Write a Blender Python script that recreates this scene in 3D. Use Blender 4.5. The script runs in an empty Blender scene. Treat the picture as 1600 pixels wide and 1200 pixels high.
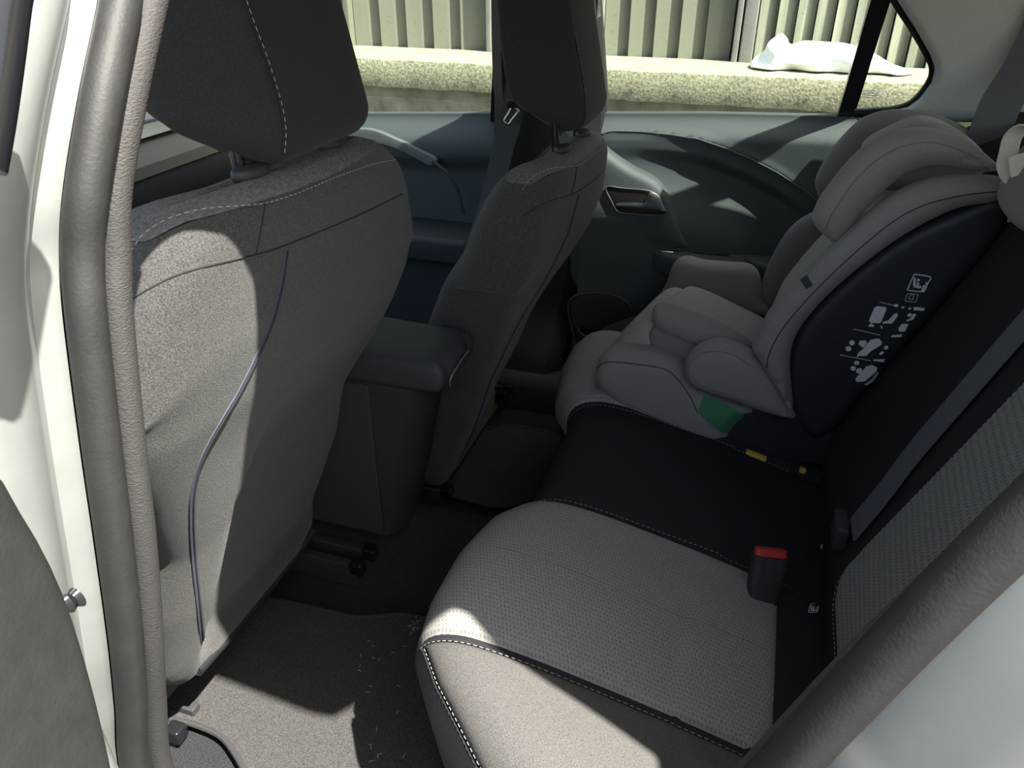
import bpy, bmesh, math, random
import numpy as np
from mathutils import Vector, Matrix
from mathutils.geometry import delaunay_2d_cdt
from mathutils.bvhtree import BVHTree
random.seed(4)
S = bpy.context.scene
COL = S.collection
# ------------------------------------------------------------------ camera
CAM = np.array([0.0, 0.0, 1.30]); PITCH = math.radians(30); YAW = math.radians(18); F = 1200.0
cd = bpy.data.cameras.new('camera'); cam = bpy.data.objects.new('camera', cd); COL.objects.link(cam)
cam.location = CAM; cam.rotation_euler = (math.pi/2-PITCH, 0, YAW)
cd.sensor_width = 36; cd.lens = F/1600*36; cd.clip_start = 0.01; cd.clip_end = 200
S.camera = cam
# ------------------------------------------------------------------ sky, sun, exposure
SUN = Vector((-0.57, 0.19, -1.0))
w = bpy.data.worlds.new('world'); S.world = w; w.use_nodes = True
nt = w.node_tree; nt.nodes.clear()
sky = nt.nodes.new('ShaderNodeTexSky'); sky.sky_type = 'NISHITA'; sky.sun_disc = False
sky.sun_elevation = math.radians(59); sky.sun_rotation = math.radians(100); sky.air_density = 1.2; sky.dust_density = 2.5
bg = nt.nodes.new('ShaderNodeBackground'); bg.inputs[1].default_value = 0.30
wo = nt.nodes.new('ShaderNodeOutputWorld')
tint = nt.nodes.new('ShaderNodeMix'); tint.data_type = 'RGBA'; tint.blend_type = 'MULTIPLY'; tint.inputs[0].default_value = 1; tint.inputs[7].default_value = (1.0, .925, .83, 1)
nt.links.new(sky.outputs[0], tint.inputs[6]); nt.links.new(tint.outputs[2], bg.inputs[0]); nt.links.new(bg.outputs[0], wo.inputs[0])
sl = bpy.data.lights.new('sun', 'SUN'); sl.energy = 13; sl.angle = math.radians(0.7); sl.color = (1, .95, .86)
so = bpy.data.objects.new('sun', sl); COL.objects.link(so); so.location = (3, 0, 6)
so.rotation_euler = SUN.to_track_quat('-Z', 'Y').to_euler()
S.view_settings.view_transform = 'Standard'; S.view_settings.look = 'None'
S.view_settings.gamma = 1; S.view_settings.use_curve_mapping = False
S.view_settings.exposure = 0.75
# ------------------------------------------------------------------ pixel -> ray helpers
HX, HY = -math.sin(YAW), math.cos(YAW)
FW = np.array([math.cos(PITCH)*HX, math.cos(PITCH)*HY, -math.sin(PITCH)])
RT = np.array([HY, -HX, 0.0]); UP = np.array([math.sin(PITCH)*HX, math.sin(PITCH)*HY, math.cos(PITCH)])
def D(px, py): return FW + RT*((px-800)/F) + UP*((600-py)/F)
def P(px, py, x=None, y=None, z=None):
    d = D(px, py)
    t = (x-CAM[0])/d[0] if x is not None else (y-CAM[1])/d[1] if y is not None else (z-CAM[2])/d[2]
    return CAM + d*t
def PY(pts, y):
    """image outline -> (x, z) at lateral distance y"""
    out = []
    for a, b in pts:
        q = P(a, b, y=y); out.append((q[0], q[2]))
    return out
# ------------------------------------------------------------------ materials
def mat(name, col, rough=.8, var=0.0, vscale=60, bump=0.0, bscale=400, metal=0.0, spec=0.4, sheen=0.0, coat=0.0, col2=None, thresh=None, stretch=(1,1,1)):
    m = bpy.data.materials.new(name); m.use_nodes = True; n = m.node_tree; b = n.nodes['Principled BSDF']
    b.inputs['Base Color'].default_value = (*col, 1); b.inputs['Roughness'].default_value = rough
    b.inputs['Metallic'].default_value = metal; b.inputs['Specular IOR Level'].default_value = spec
    b.inputs['Sheen Weight'].default_value = sheen; b.inputs['Coat Weight'].default_value = coat
    tc = n.nodes.new('ShaderNodeTexCoord'); mp = n.nodes.new('ShaderNodeMapping'); mp.inputs['Scale'].default_value = stretch
    n.links.new(tc.outputs['Object'], mp.inputs[0])
    if var or col2:
        no = n.nodes.new('ShaderNodeTexNoise'); no.inputs['Scale'].default_value = vscale; no.inputs['Detail'].default_value = 4
        no.inputs['Roughness'].default_value = .65
        n.links.new(mp.outputs[0], no.inputs['Vector'])
        r = n.nodes.new('ShaderNodeValToRGB')
        lo, hi = thresh if thresh else (.3, .7)
        r.color_ramp.elements[0].position = lo; r.color_ramp.elements[1].position = hi
        c2 = col2 if col2 else tuple(min(1, c*(1+var)) for c in col); c1 = col if col2 else tuple(c*(1-var) for c in col)
        r.color_ramp.elements[0].color = (*c1, 1); r.color_ramp.elements[1].color = (*c2, 1)
        n.links.new(no.outputs['Fac'], r.inputs[0]); n.links.new(r.outputs[0], b.inputs['Base Color'])
    if bump:
        nb = n.nodes.new('ShaderNodeTexNoise'); nb.inputs['Scale'].default_value = bscale; nb.inputs['Detail'].default_value = 3
        n.links.new(mp.outputs[0], nb.inputs['Vector'])
        bu = n.nodes.new('ShaderNodeBump'); bu.inputs['Strength'].default_value = bump; bu.inputs['Distance'].default_value = .002
        n.links.new(nb.outputs['Fac'], bu.inputs['Height']); n.links.new(bu.outputs[0], b.inputs['Normal'])
    return m
def dimple(name, col, dark, axes, sx, sy, rough=.85):
    """woven cloth with rows of small dash-shaped dimples"""
    m = mat(name, col, rough); n = m.node_tree; b = n.nodes['Principled BSDF']
    tc = n.nodes['Texture Coordinate']; sep = n.nodes.new('ShaderNodeSeparateXYZ'); n.links.new(tc.outputs['Object'], sep.inputs[0])
    cb = n.nodes.new('ShaderNodeCombineXYZ')
    def mul(sock, k):
        q = n.nodes.new('ShaderNodeMath'); q.operation = 'MULTIPLY'; q.inputs[1].default_value = k; n.links.new(sock, q.inputs[0]); return q.outputs[0]
    a = mul(sep.outputs[axes[0]], sx); c = mul(sep.outputs[axes[1]], sy)
    # sheared lattice = staggered rows
    h = n.nodes.new('ShaderNodeMath'); h.operation = 'MULTIPLY_ADD'; h.inputs[1].default_value = .5
    n.links.new(c, h.inputs[0]); n.links.new(a, h.inputs[2])
    nz = n.nodes.new('ShaderNodeTexNoise'); nz.inputs['Scale'].default_value = 500; n.links.new(tc.outputs['Object'], nz.inputs['Vector'])
    n.links.new(h.outputs[0], cb.inputs[0]); n.links.new(c, cb.inputs[1])
    vo = n.nodes.new('ShaderNodeTexVoronoi'); vo.voronoi_dimensions = '2D'; vo.inputs['Scale'].default_value = 1; vo.inputs['Randomness'].default_value = .12
    n.links.new(cb.outputs[0], vo.inputs['Vector'])
    r = n.nodes.new('ShaderNodeValToRGB'); r.color_ramp.elements[0].position = .12; r.color_ramp.elements[1].position = .34
    r.color_ramp.elements[0].color = (*dark, 1); r.color_ramp.elements[1].color = (*col, 1)
    n.links.new(vo.outputs['Distance'], r.inputs[0])
    mx = n.nodes.new('ShaderNodeMix'); mx.data_type = 'RGBA'; mx.blend_type = 'MULTIPLY'; mx.inputs[0].default_value = .55
    rr = n.nodes.new('ShaderNodeValToRGB'); rr.color_ramp.elements[0].position = .3; rr.color_ramp.elements[1].position = .7
    rr.color_ramp.elements[0].color = (.45, .45, .45, 1)
    n.links.new(nz.outputs['Fac'], rr.inputs[0]); n.links.new(r.outputs[0], mx.inputs[6]); n.links.new(rr.outputs[0], mx.inputs[7])
    n.links.new(mx.outputs[2], b.inputs['Base Color'])
    bu = n.nodes.new('ShaderNodeBump'); bu.inputs['Strength'].default_value = .6; bu.inputs['Distance'].default_value = .0015
    n.links.new(mx.outputs[2], bu.inputs['Height']); n.links.new(bu.outputs[0], b.inputs['Normal'])
    return m
M = dict(
 seat=mat('seat_fabric', (.020,.0195,.0195), .85, vscale=620, bump=.6, bscale=900, spec=.3, sheen=.15, col2=(.074,.072,.070), thresh=(.36,.66)),
 seat2=mat('headrest_fabric', (.026,.025,.026), .9, .35, 700, .3, 900, spec=.2, sheen=.08),
 seattop=mat('seat_top_fabric', (.11,.108,.105), .9, .45, 420, .4, 700, stretch=(1,.5,1)),
 zip=mat('zip_tape', (.065,.067,.095), .8, .3, 900),
 thread=mat('thread', (.40,.39,.37), .8),
 thread2=mat('dark_thread', (.14,.14,.14), .8),
 seam=mat('seam_shadow_piping', (.018,.018,.02), .9),
 bench=mat('bench_black_fabric', (.020,.020,.024), .9, .3, 500, .3, 900, spec=.2),
 bolster=mat('bench_bolster_fabric', (.085,.083,.080), .9, .5, 800, .4, 900, spec=.2),
 insert=dimple('bench_dimpled_insert', (.27,.265,.25), (.17,.167,.158), (0, 1), 215, 175),
 insertb=dimple('backrest_dimpled_insert', (.25,.25,.235), (.13,.13,.12), (1, 2), 175, 110),
 plastic=mat('dark_plastic', (.030,.032,.036), .55, .15, 300, .25, 600),
 plasticd=mat('pillar_black_plastic', (.011,.012,.014), .6, .15, 300, .2, 600),
 plasticg=mat('glossy_black_plastic', (.012,.012,.014), .2),
 door=mat('door_grained_plastic', (.052,.065,.071), .6, .12, 500, .3, 700),
 door_d=mat('door_dark_plastic', (.034,.039,.043), .6, .12, 500, .3, 700),
 carpet=mat('black_carpet', (.026,.026,.029), 1, .6, 500, 1.0, 350, spec=.1),
 matc=mat('mat_pile', (.022,.0215,.022), 1, vscale=560, bump=1.0, bscale=600, spec=.1, col2=(.095,.093,.090), thresh=(.28,.72)),
 piping=mat('mat_binding', (.035,.035,.037), .8, .3, 700, .4, 900),
 rubber=mat('seal_rubber', (.019,.0187,.0185), .6, .18, 60, .12, 500),
 vinyl=mat('grained_vinyl', (.036,.0345,.034), .65, .12, 200, .45, 480, stretch=(1,1,2.2)),
 paint=mat('silver_paint', (.25,.262,.255), .35, .06, 30, metal=.25, spec=.5, coat=.35),
 headliner=mat('grey_pillar_trim', (.46,.49,.475), .85, .06, 300, .15, 600),
 roofl=mat('roof_lining', (.42,.42,.40), .95),
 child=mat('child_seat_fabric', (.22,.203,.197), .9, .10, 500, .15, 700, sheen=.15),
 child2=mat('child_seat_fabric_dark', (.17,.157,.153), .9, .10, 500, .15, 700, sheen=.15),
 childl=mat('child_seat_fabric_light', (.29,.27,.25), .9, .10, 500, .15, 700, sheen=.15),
 childs=mat('child_seat_black_shell', (.018,.022,.028), .5, .2, 90, .1, 400),
 green=mat('green_patch', (.045,.18,.085), .75, .1, 300),
 red=mat('red_plastic', (.42,.03,.025), .5),
 yellow=mat('yellow_plastic', (.55,.42,.06), .6),
 white=mat('white_print', (.62,.60,.58), .7),
 grey_print=mat('grey_print', (.20,.21,.23), .7),
 belt=mat('belt_webbing', (.050,.053,.058), .75, .25, 350, .3, 700, stretch=(1,1,1)),
 beltg=mat('grey_belt_webbing', (.10,.105,.115), .75, .15, 350, .3, 700),
 cream=mat('cream_webbing', (.62,.57,.47), .8, .08, 300),
 chrome=mat('satin_chrome', (.6,.6,.6), .22, metal=1),
 metal=mat('dull_metal', (.35,.35,.34), .35, metal=1),
 silver=mat('satin_silver_trim', (.13,.145,.145), .4, metal=.2),
 concrete=mat('lichen_concrete', (.13,.125,.075), .95, vscale=110, bump=1.0, bscale=130, col2=(.33,.31,.22), thresh=(.35,.62)),
 concrete_d=mat('stained_concrete', (.12,.12,.08), .95, vscale=9, bump=.6, bscale=90, col2=(.25,.245,.175), thresh=(.35,.65)),
 slat=mat('pale_green_slat', (.165,.169,.130), .7, .07, 9, stretch=(1,1,.2)),
 slat_d=mat('weathered_slat', (.20,.21,.16), .7, .35, 14, stretch=(2,1,.1)),
 post=mat('grey_post', (.22,.22,.20), .6, .1, 20),
 dark=mat('dark_gap', (.02,.02,.02), .9),
 bag=mat('white_plastic_bag', (.92,.92,.92), .5, .03, 30, .3, 40),
 asphalt=mat('asphalt', (.16,.155,.145), .95, .3, 40, .5, 90),
 dash=mat('dashboard_sunlit_beige', (.16,.15,.12), .7, .05, 100),  # grey dashboard given a beige colour to look sun-bright
 straw=mat('straw', (.42,.33,.2), .9),
)
g = bpy.data.materials.new('window_glass'); g.use_nodes = True; n = g.node_tree; n.nodes.clear()
o_ = n.nodes.new('ShaderNodeOutputMaterial'); tr = n.nodes.new('ShaderNodeBsdfTransparent'); tr.inputs[0].default_value = (.90,.94,.90,1)
gl = n.nodes.new('ShaderNodeBsdfGlossy'); gl.inputs['Roughness'].default_value = .02; lyr = n.nodes.new('ShaderNodeLayerWeight'); lyr.inputs[0].default_value = .5
pw = n.nodes.new('ShaderNodeMath'); pw.operation = 'POWER'; pw.inputs[1].default_value = 5; n.links.new(lyr.outputs['Facing'], pw.inputs[0])
lw = n.nodes.new('ShaderNodeMath'); lw.operation = 'MULTIPLY_ADD'; lw.inputs[1].default_value = .8; lw.inputs[2].default_value = .02; n.links.new(pw.outputs[0], lw.inputs[0])
df = n.nodes.new('ShaderNodeBsdfDiffuse'); df.inputs[0].default_value = (.6,.6,.55,1)
m1 = n.nodes.new('ShaderNodeMixShader'); m2 = n.nodes.new('ShaderNodeMixShader')
nz = n.nodes.new('ShaderNodeTexNoise'); nz.inputs['Scale'].default_value = 160; nz.inputs['Detail'].default_value = 5
tcg = n.nodes.new('ShaderNodeTexCoord'); n.links.new(tcg.outputs['Object'], nz.inputs['Vector'])
rp = n.nodes.new('ShaderNodeValToRGB'); rp.color_ramp.elements[0].position = .6; rp.color_ramp.elements[0].color = (.015,.015,.015,1)
rp.color_ramp.elements[1].position = .8; rp.color_ramp.elements[1].color = (.25,.25,.25,1)
n.links.new(nz.outputs['Fac'], rp.inputs[0]); n.links.new(rp.outputs[0], m1.inputs[0])
n.links.new(tr.outputs[0], m1.inputs[1]); n.links.new(df.outputs[0], m1.inputs[2])
n.links.new(lw.outputs[0], m2.inputs[0]); n.links.new(m1.outputs[0], m2.inputs[1]); n.links.new(gl.outputs[0], m2.inputs[2])
n.links.new(m2.outputs[0], o_.inputs[0]); M['glass'] = g
# ------------------------------------------------------------------ object helpers
ROOT = {}
def tag(o, label=None, cat=None, group=None, kind=None):
    if label: o['label'] = label
    if cat: o['category'] = cat
    if group: o['group'] = group
    if kind: o['kind'] = kind
    return o
def root_loc(o):
    while o.parent: o = o.parent
    return np.array(o.location)
def obj(name, vf, m, parent=None, base=None, smooth=True, label=None, sharp=None):
    v, f = vf; v = np.array(v, float).reshape(-1, 3)
    if not len(v): print('EMPTY', name); v = np.zeros((1, 3))
    if parent is not None: off = root_loc(parent)
    else:
        off = np.array(base if base is not None else ((v[:,0].min()+v[:,0].max())/2, (v[:,1].min()+v[:,1].max())/2, v[:,2].min()))
    me = bpy.data.meshes.new(name); me.from_pydata([tuple(p) for p in (v-off)], [], [tuple(int(i) for i in q) for q in f])
    bm = bmesh.new(); bm.from_mesh(me); bmesh.ops.remove_doubles(bm, verts=bm.verts, dist=1e-6)
    bmesh.ops.recalc_face_normals(bm, faces=bm.faces)
    if smooth:
        for q in bm.faces: q.smooth = True
        a = math.radians(sharp if sharp else 40)
        for e in bm.edges:
            if len(e.link_faces) == 2 and e.calc_face_angle(0) > a: e.smooth = False
    bm.to_mesh(me); bm.free()
    me.materials.append(M[m] if isinstance(m, str) else m)
    o = bpy.data.objects.new(name, me); COL.objects.link(o)
    if parent is not None: o.parent = parent
    else: o.location = off
    if label: o['label'] = label
    return o
def empty(name, loc, label, cat, group=None):
    o = bpy.data.objects.new(name, None); COL.objects.link(o); o.location = loc; o.empty_display_size = .05
    return tag(o, label, cat, group)
def join(*parts):
    V, Fc = [], []
    for v, f in parts:
        k = len(V); V += [tuple(p) for p in v]; Fc += [tuple(i+k for i in q) for q in f]
    return V, Fc
def cr(pts, n=8, closed=False):
    pts = [np.array(p, float) for p in pts]; out = []; L = len(pts)
    rng = range(L) if closed else range(L-1)
    for i in rng:
        if closed: p0, p1, p2, p3 = pts[i-1], pts[i], pts[(i+1)%L], pts[(i+2)%L]
        else: p0, p1, p2, p3 = pts[max(i-1,0)], pts[i], pts[i+1], pts[min(i+2,L-1)]
        for k in range(n):
            t = k/n
            out.append(.5*((2*p1)+(-p0+p2)*t+(2*p0-5*p1+4*p2-p3)*t*t+(-p0+3*p1-3*p2+p3)*t**3))
    if not closed: out.append(pts[-1])
    return out
def grid(R, cu=False, cv=False, caps=False):
    """R[i][j] points -> quads"""
    nu, nv = len(R), len(R[0]); V = [tuple(p) for r in R for p in r]; Fc = []
    for i in range(nu if cu else nu-1):
        for j in range(nv if cv else nv-1):
            a, b = i*nv+j, i*nv+(j+1)%nv; c, d = ((i+1)%nu)*nv+(j+1)%nv, ((i+1)%nu)*nv+j
            Fc.append((a, b, c, d))
    if caps: Fc.append(tuple(range(nv))); Fc.append(tuple((nu-1)*nv+j for j in range(nv)))
    return V, Fc
def box(x0, x1, y0, y1, z0, z1, bev=0.0):
    bm = bmesh.new(); bmesh.ops.create_cube(bm, size=1)
    for v in bm.verts: v.co = ((x0+x1)/2+v.co.x*(x1-x0), (y0+y1)/2+v.co.y*(y1-y0), (z0+z1)/2+v.co.z*(z1-z0))
    if bev: bmesh.ops.bevel(bm, geom=bm.edges[:], offset=bev, segments=4, profile=.5, affect='EDGES')
    bm.verts.index_update(); V = [tuple(v.co) for v in bm.verts]; Fc = [tuple(v.index for v in f.verts) for f in bm.faces]; bm.free()
    return V, Fc
def tube(path, r, n=10, closed=False, flat=1.0):
    path = [np.array(p, float) for p in path]; L = len(path); rows = []
    if L < 2: return [], []
    up = np.array([0, 0, 1.0]); prev = None
    for i, p in enumerate(path):
        if closed: t = path[(i+1)%L]-path[i-1]
        else: t = path[min(i+1, L-1)]-path[max(i-1, 0)]
        t = t/(np.linalg.norm(t)+1e-12)
        if prev is None:
            a = up if abs(t[2]) < .9 else np.array([1., 0, 0]); prev = np.cross(t, a)
        nn = prev-t*np.dot(prev, t); nn /= np.linalg.norm(nn)+1e-12; prev = nn; bb = np.cross(t, nn)
        rr = r[i] if hasattr(r, '__len__') else r
        rows.append([p+nn*rr*math.cos(2*math.pi*k/n)+bb*rr*flat*math.sin(2*math.pi*k/n) for k in range(n)])
    return grid(rows, cu=closed, cv=True, caps=not closed)
def ribbon(path, wdir, width, th):
    """flat strap: wdir = width direction (vector or list)"""
    rows = []; L = len(path); path = [np.array(p, float) for p in path]
    for i, p in enumerate(path):
        t = path[min(i+1, L-1)]-path[max(i-1, 0)]; t /= np.linalg.norm(t)+1e-12
        wv = np.array(wdir[i] if isinstance(wdir, list) else wdir, float); wv = wv-t*np.dot(wv, t); wv /= np.linalg.norm(wv)
        nn = np.cross(t, wv)
        rows.append([p+wv*width*.5+nn*th*.5, p-wv*width*.5+nn*th*.5, p-wv*width*.5-nn*th*.5, p+wv*width*.5-nn*th*.5])
    return grid(rows, cv=True, caps=True)
def dashes(path, on=.0042, off=.0026, r=.00045):
    path = [np.array(p, float) for p in path]; d = [0]
    if len(path) < 2: return [], []
    for a, b in zip(path, path[1:]): d.append(d[-1]+np.linalg.norm(b-a))
    d = np.array(d); arr = np.array(path)
    def at(s): return np.array([np.interp(s, d, arr[:, k]) for k in range(3)])
    out = []; s = 0
    if len(path) < 2: return [], []
    while s+on < d[-1]:
        a, b = at(s), at(s+on); out.append(tube([a, (a+b)/2, b], [r*.6, r, r*.6], 5)); s += on+off
    return join(*out) if out else ([], [])
def resample(pts, step):
    pts = [np.array(p, float) for p in pts]; pts.append(pts[0]); d = [0]
    for a, b in zip(pts, pts[1:]): d.append(d[-1]+np.linalg.norm(b-a))
    n = max(12, int(d[-1]/step)); arr = np.array(pts)
    return [np.array([np.interp(s, d, arr[:, k]) for k in range(arr.shape[1])]) for s in np.linspace(0, d[-1], n, endpoint=False)]
def pillow(outline, to3, T, R=.012, puff=0.0, puffR=.06, gstep=.010, sm=6, backflat=False, cut=None):
    """solid of thickness T with outline (u,v), rounded rims R and an optional cushion-like swell; to3(u,v,h), h in -T/2..T/2"""
    pts = cr(outline, sm, True) if sm else [np.array(p, float) for p in outline]
    pts = resample(pts, gstep*.7); A = np.array(pts); B = np.roll(A, -1, 0)
    area = np.sum(A[:,0]*B[:,1]-B[:,0]*A[:,1])
    if area < 0: pts = pts[::-1]; A = np.array(pts); B = np.roll(A, -1, 0)
    def dist(Q):
        Q = np.array(Q); best = np.full(len(Q), 1e9)
        for a, b in zip(A, B):
            ab = b-a; t = np.clip(((Q-a)@ab)/(ab@ab+1e-12), 0, 1); d = np.linalg.norm(Q-(a+t[:,None]*ab), axis=1); best = np.minimum(best, d)
        return best
    tn = np.roll(A, -1, 0)-np.roll(A, 1, 0); tn /= np.linalg.norm(tn, axis=1)[:,None]+1e-12; nr = np.stack([-tn[:,1], tn[:,0]], 1)
    inner = []
    for ang in (25, 50, 72, 90):
        ins = R*(1-math.cos(math.radians(ang))) if ang < 90 else R
        C = A+nr*ins; dd = dist(C); inner += [c for c, q in zip(C, dd) if q > ins*.93]
    mn, mx = A.min(0), A.max(0); gx = np.arange(mn[0], mx[0], gstep); gy = np.arange(mn[1], mx[1], gstep)
    G = np.array([(a, b) for a in gx for b in gy])
    # point in polygon
    ins = np.zeros(len(G), bool)
    for a, b in zip(A, B):
        c = ((a[1] > G[:,1]) != (b[1] > G[:,1])) & (G[:,0] < (b[0]-a[0])*(G[:,1]-a[1])/((b[1]-a[1]) if abs(b[1]-a[1]) > 1e-12 else 1e-12)+a[0]); ins ^= c
    G = G[ins]
    if len(G):
        G = G[dist(G) > R+gstep*.45]; inner += list(G)
    nb = len(A); allp = [Vector(p) for p in A]+[Vector(p) for p in inner]
    res = delaunay_2d_cdt(allp, [(i, (i+1) % nb) for i in range(nb)], [list(range(nb))], 1, 1e-7)
    vs, fs = res[0], res[2]; Q = np.array([tuple(v) for v in vs]); d = dist(Q)
    onb = d < 1e-6
    q = np.clip(d/R, 0, 1); h = (T/2-R)+R*np.sqrt(np.clip(1-(1-q)**2, 0, 1))
    if puff:
        q2 = np.clip(d/puffR, 0, 1); h = h+puff*(1-(1-q2)**2)*(d > 1e-6)
    V = [tuple(to3(Q[i][0], Q[i][1], h[i])) for i in range(len(Q))]
    hb = np.full(len(Q), T/2) if backflat else h
    V += [tuple(to3(Q[i][0], Q[i][1], -hb[i])) for i in range(len(Q))]
    N = len(Q); Fc = [tuple(f) for f in fs]+[tuple(i+N for i in reversed(f)) for f in fs]
    from collections import Counter
    ec = Counter()
    for f in fs:
        for i in range(len(f)):
            a, b = f[i], f[(i+1) % len(f)]; ec[(a, b)] += 1
    for (a, b) in list(ec):
        if (b, a) not in ec: Fc.append((b, a, a+N, b+N))
    return V, Fc
def yplane(y0, kx=0.0, kz=0.0, x0=0.0, z0=0.0, side=-1):
    """slab standing in an x-z plane; +h faces the camera side"""
    return lambda u, v, h: (u, y0+kx*(u-x0)+kz*(v-z0)+side*h, v)
def bvh(o):
    off = np.array(root_loc(o))
    return BVHTree.FromPolygons([Vector(v.co)+Vector(off) for v in o.data.vertices], [tuple(p.vertices) for p in o.data.polygons])
def hit(trees, px, py, lift=.0008):
    d = Vector(D(px, py)).normalized(); o = Vector(CAM); best = None
    for t in trees:
        r = t.ray_cast(o, d)
        if r[0] is not None and (best is None or r[3] < best[3]): best = r
    if best is None: return None
    nn = best[1] if best[1].dot(d) < 0 else -best[1]
    return np.array(best[0]+nn*lift), np.array(nn)
def on(trees, pix, n=6, lift=.0008):
    out = []
    for q in cr(pix, n):
        h_ = hit(trees, q[0], q[1], lift)
        if h_ is not None: out.append(h_[0])
    return out
def patch(trees, poly, lift=.0012, n=1):
    """thin printed shape lying on a surface, given by its outline"""
    V = []; 
    pl = cr(poly, n, True) if n > 1 else poly
    for a, b in pl:
        h_ = hit(trees, a, b, lift)
        if h_ is None: return [], []
        V.append(h_[0])
    return V, [tuple(range(len(V)))]
def surf_patch(trees, poly, th, step=5.0):
    A = np.array(resample([np.array(p, float) for p in poly], step)); mn, mx = A.min(0), A.max(0); inn = []
    for a in np.arange(mn[0]+step*.5, mx[0], step):
        for b in np.arange(mn[1]+step*.5, mx[1], step):
            c = False
            for i in range(len(A)):
                p, q = A[i-1], A[i]
                if (p[1] > b) != (q[1] > b) and a < (q[0]-p[0])*(b-p[1])/(q[1]-p[1])+p[0]: c = not c
            if c and np.min(np.linalg.norm(A-np.array((a, b)), axis=1)) > step*.45: inn.append((a, b))
    nb = len(A); res = delaunay_2d_cdt([Vector(p) for p in A]+[Vector(p) for p in inn], [(i, (i+1) % nb) for i in range(nb)], [list(range(nb))], 1, 1e-7)
    V = [hit(trees, p[0], p[1], th) for p in res[0]]
    if any(v is None for v in V): return [], []
    return [v[0] for v in V], [tuple(f) for f in res[2]]
def smooth01(t): t = np.clip(t, 0, 1); return t*t*(3-2*t)
# ------------------------------------------------------------------ outdoors
tag(obj('ground', box(-12, 12, -8, 12, -.1, 0), 'asphalt', smooth=False), kind='structure').name = 'floor_outside'
def make_parapet():
    t = empty('parapet_wall', (0, 3.05, 0), 'low lichen-covered concrete wall with a rough sunlit coping outside the car windows', 'wall')
    yo = 2.93; k = 0.0
    rows = []
    for x in np.arange(-5, 4.01, .04):
        jz = .0012*math.sin(x*31)+.0012*math.sin(x*83+1); rows.append([(x, yo+jz, .795+jz), (x, yo-.012+jz, .85), (x, yo+jz*.6, .895+jz), (x, yo+.02, .905+jz), (x, yo+.30, .907), (x, yo+.30, .795)])
    obj('coping', grid(rows, cv=True, caps=True), 'concrete', t)
    obj('wall_body', box(-5, 4, yo+.05, yo+.28, 0, .795), 'concrete_d', t, smooth=False)
    return t
make_parapet()
def make_shutter():
    t = empty('slatted_building_wall', (0, 3.3, 0), 'building wall of pale green vertical slats behind the low concrete wall', 'wall')
    def X(px): return P(px, 60, y=3.26)[0]
    obj('back_panel', box(-6, 4, 3.34, 3.4, 0, 3.2), 'dark', t, smooth=False)
    def slats(x0, x1, n, m):
        w = (x1-x0)/n
        for i in range(n):
            a = x0+i*w; b = a+w*.95
            # slat turned a little, folded lip on one side
            sec = [(a, 3.226), (a+w*.5, 3.240), (b, 3.262), (b, 3.28), (a, 3.245)]
            obj('slat', grid([[(u, v, z) for u, v in sec] for z in (.7, 3.0)], cv=True, caps=True), m, t, smooth=False)
    def post(a, b, m='post'): obj('post', box(a, b, 3.19, 3.30, .5, 3.1, .004), m, t)
    post(X(540), X(549)); post(X(552), X(561), 'slat'); slats(X(562), X(768), 5, 'slat'); post(X(768), X(776))
    slats(X(780), X(930), 4, 'slat')
    post(X(932), X(946)); slats(X(947), X(1145), 5, 'slat'); post(X(1148), X(1157)); post(X(1160), X(1180), 'post')
    slats(X(1182), X(1520), 11, 'slat_d')
    slats(X(200), X(538), 8, 'slat'); slats(X(1540), X(1900), 9, 'slat')
    return t
make_shutter()
b0 = P(1300, 110, y=3.0)
def bag():
    prof = [(1170,112),(1185,90),(1205,68),(1217,57),(1227,66),(1234,76),(1260,69),(1300,72),(1336,77),(1375,92),(1398,105),(1432,119),(1420,126),(1330,126),(1255,124),(1200,119)]
    o2 = PY(prof, 2.99)
    V, Fc = pillow(o2, yplane(3.08), .12, .03, .04, .12, .016)
    V = [(x+.006*math.sin(z*70+x*40), y+.012*math.sin(x*45)+.006*math.sin(z*90+x*30), max(z, .911)+.0) for x, y, z in V]
    return V, Fc
tag(obj('plastic_bag', bag(), 'bag'), 'crumpled white plastic bag lying on the concrete coping behind the rear side window', 'bag')
# ------------------------------------------------------------------ car shell
FLZ = .335
def floor_rows():
    rows = []
    for x in np.linspace(-1.7, .35, 60):
        r = []
        for y in np.linspace(.30, 1.68, 90):
            hump = .10*smooth01(1-abs(y-.97)/.14)
            r.append((x, y, FLZ-.012+hump*(1 if x < -.2 else 1)))
        rows.append(r)
    return rows
tag(obj('floor', grid(floor_rows()), 'carpet'), kind='structure')
tag(obj('floor_pan', box(-1.8, 1.1, .24, 1.72, .22, .30), 'plastic', smooth=False), kind='structure').name = 'floor_lower'
# roof: curved skin, unseen edges shaped to cut the sun patches on seats and far door
def roof():
    rows = []
    for x in np.linspace(-1.02, 1.0, 60):
        r = []; c = .03*(1-((x+.1)/1.1)**2)
        yn = float(np.interp(x, [-1,-.5,-.33,-.30,-.27,-.21,-.15,-.09,.14,.175,.19,.23,.30,.47,1], [.37,.37,.38,.395,.415,.465,.435,.404,.388,.44,.455,.42,.385,.335,.32]))
        for t in np.linspace(0, 1, 20):
            y = yn+(1.475-yn)*t; r.append((x, y, 1.375+c+.05*math.sin(math.pi*t)))
        r2 = [(a, b, c_+.035) for a, b, c_ in reversed(r)]
        rows.append(r+r2)
    return grid(rows, cv=True, caps=True)
tag(obj('ceiling', roof(), 'roofl'), kind='structure')
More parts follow.
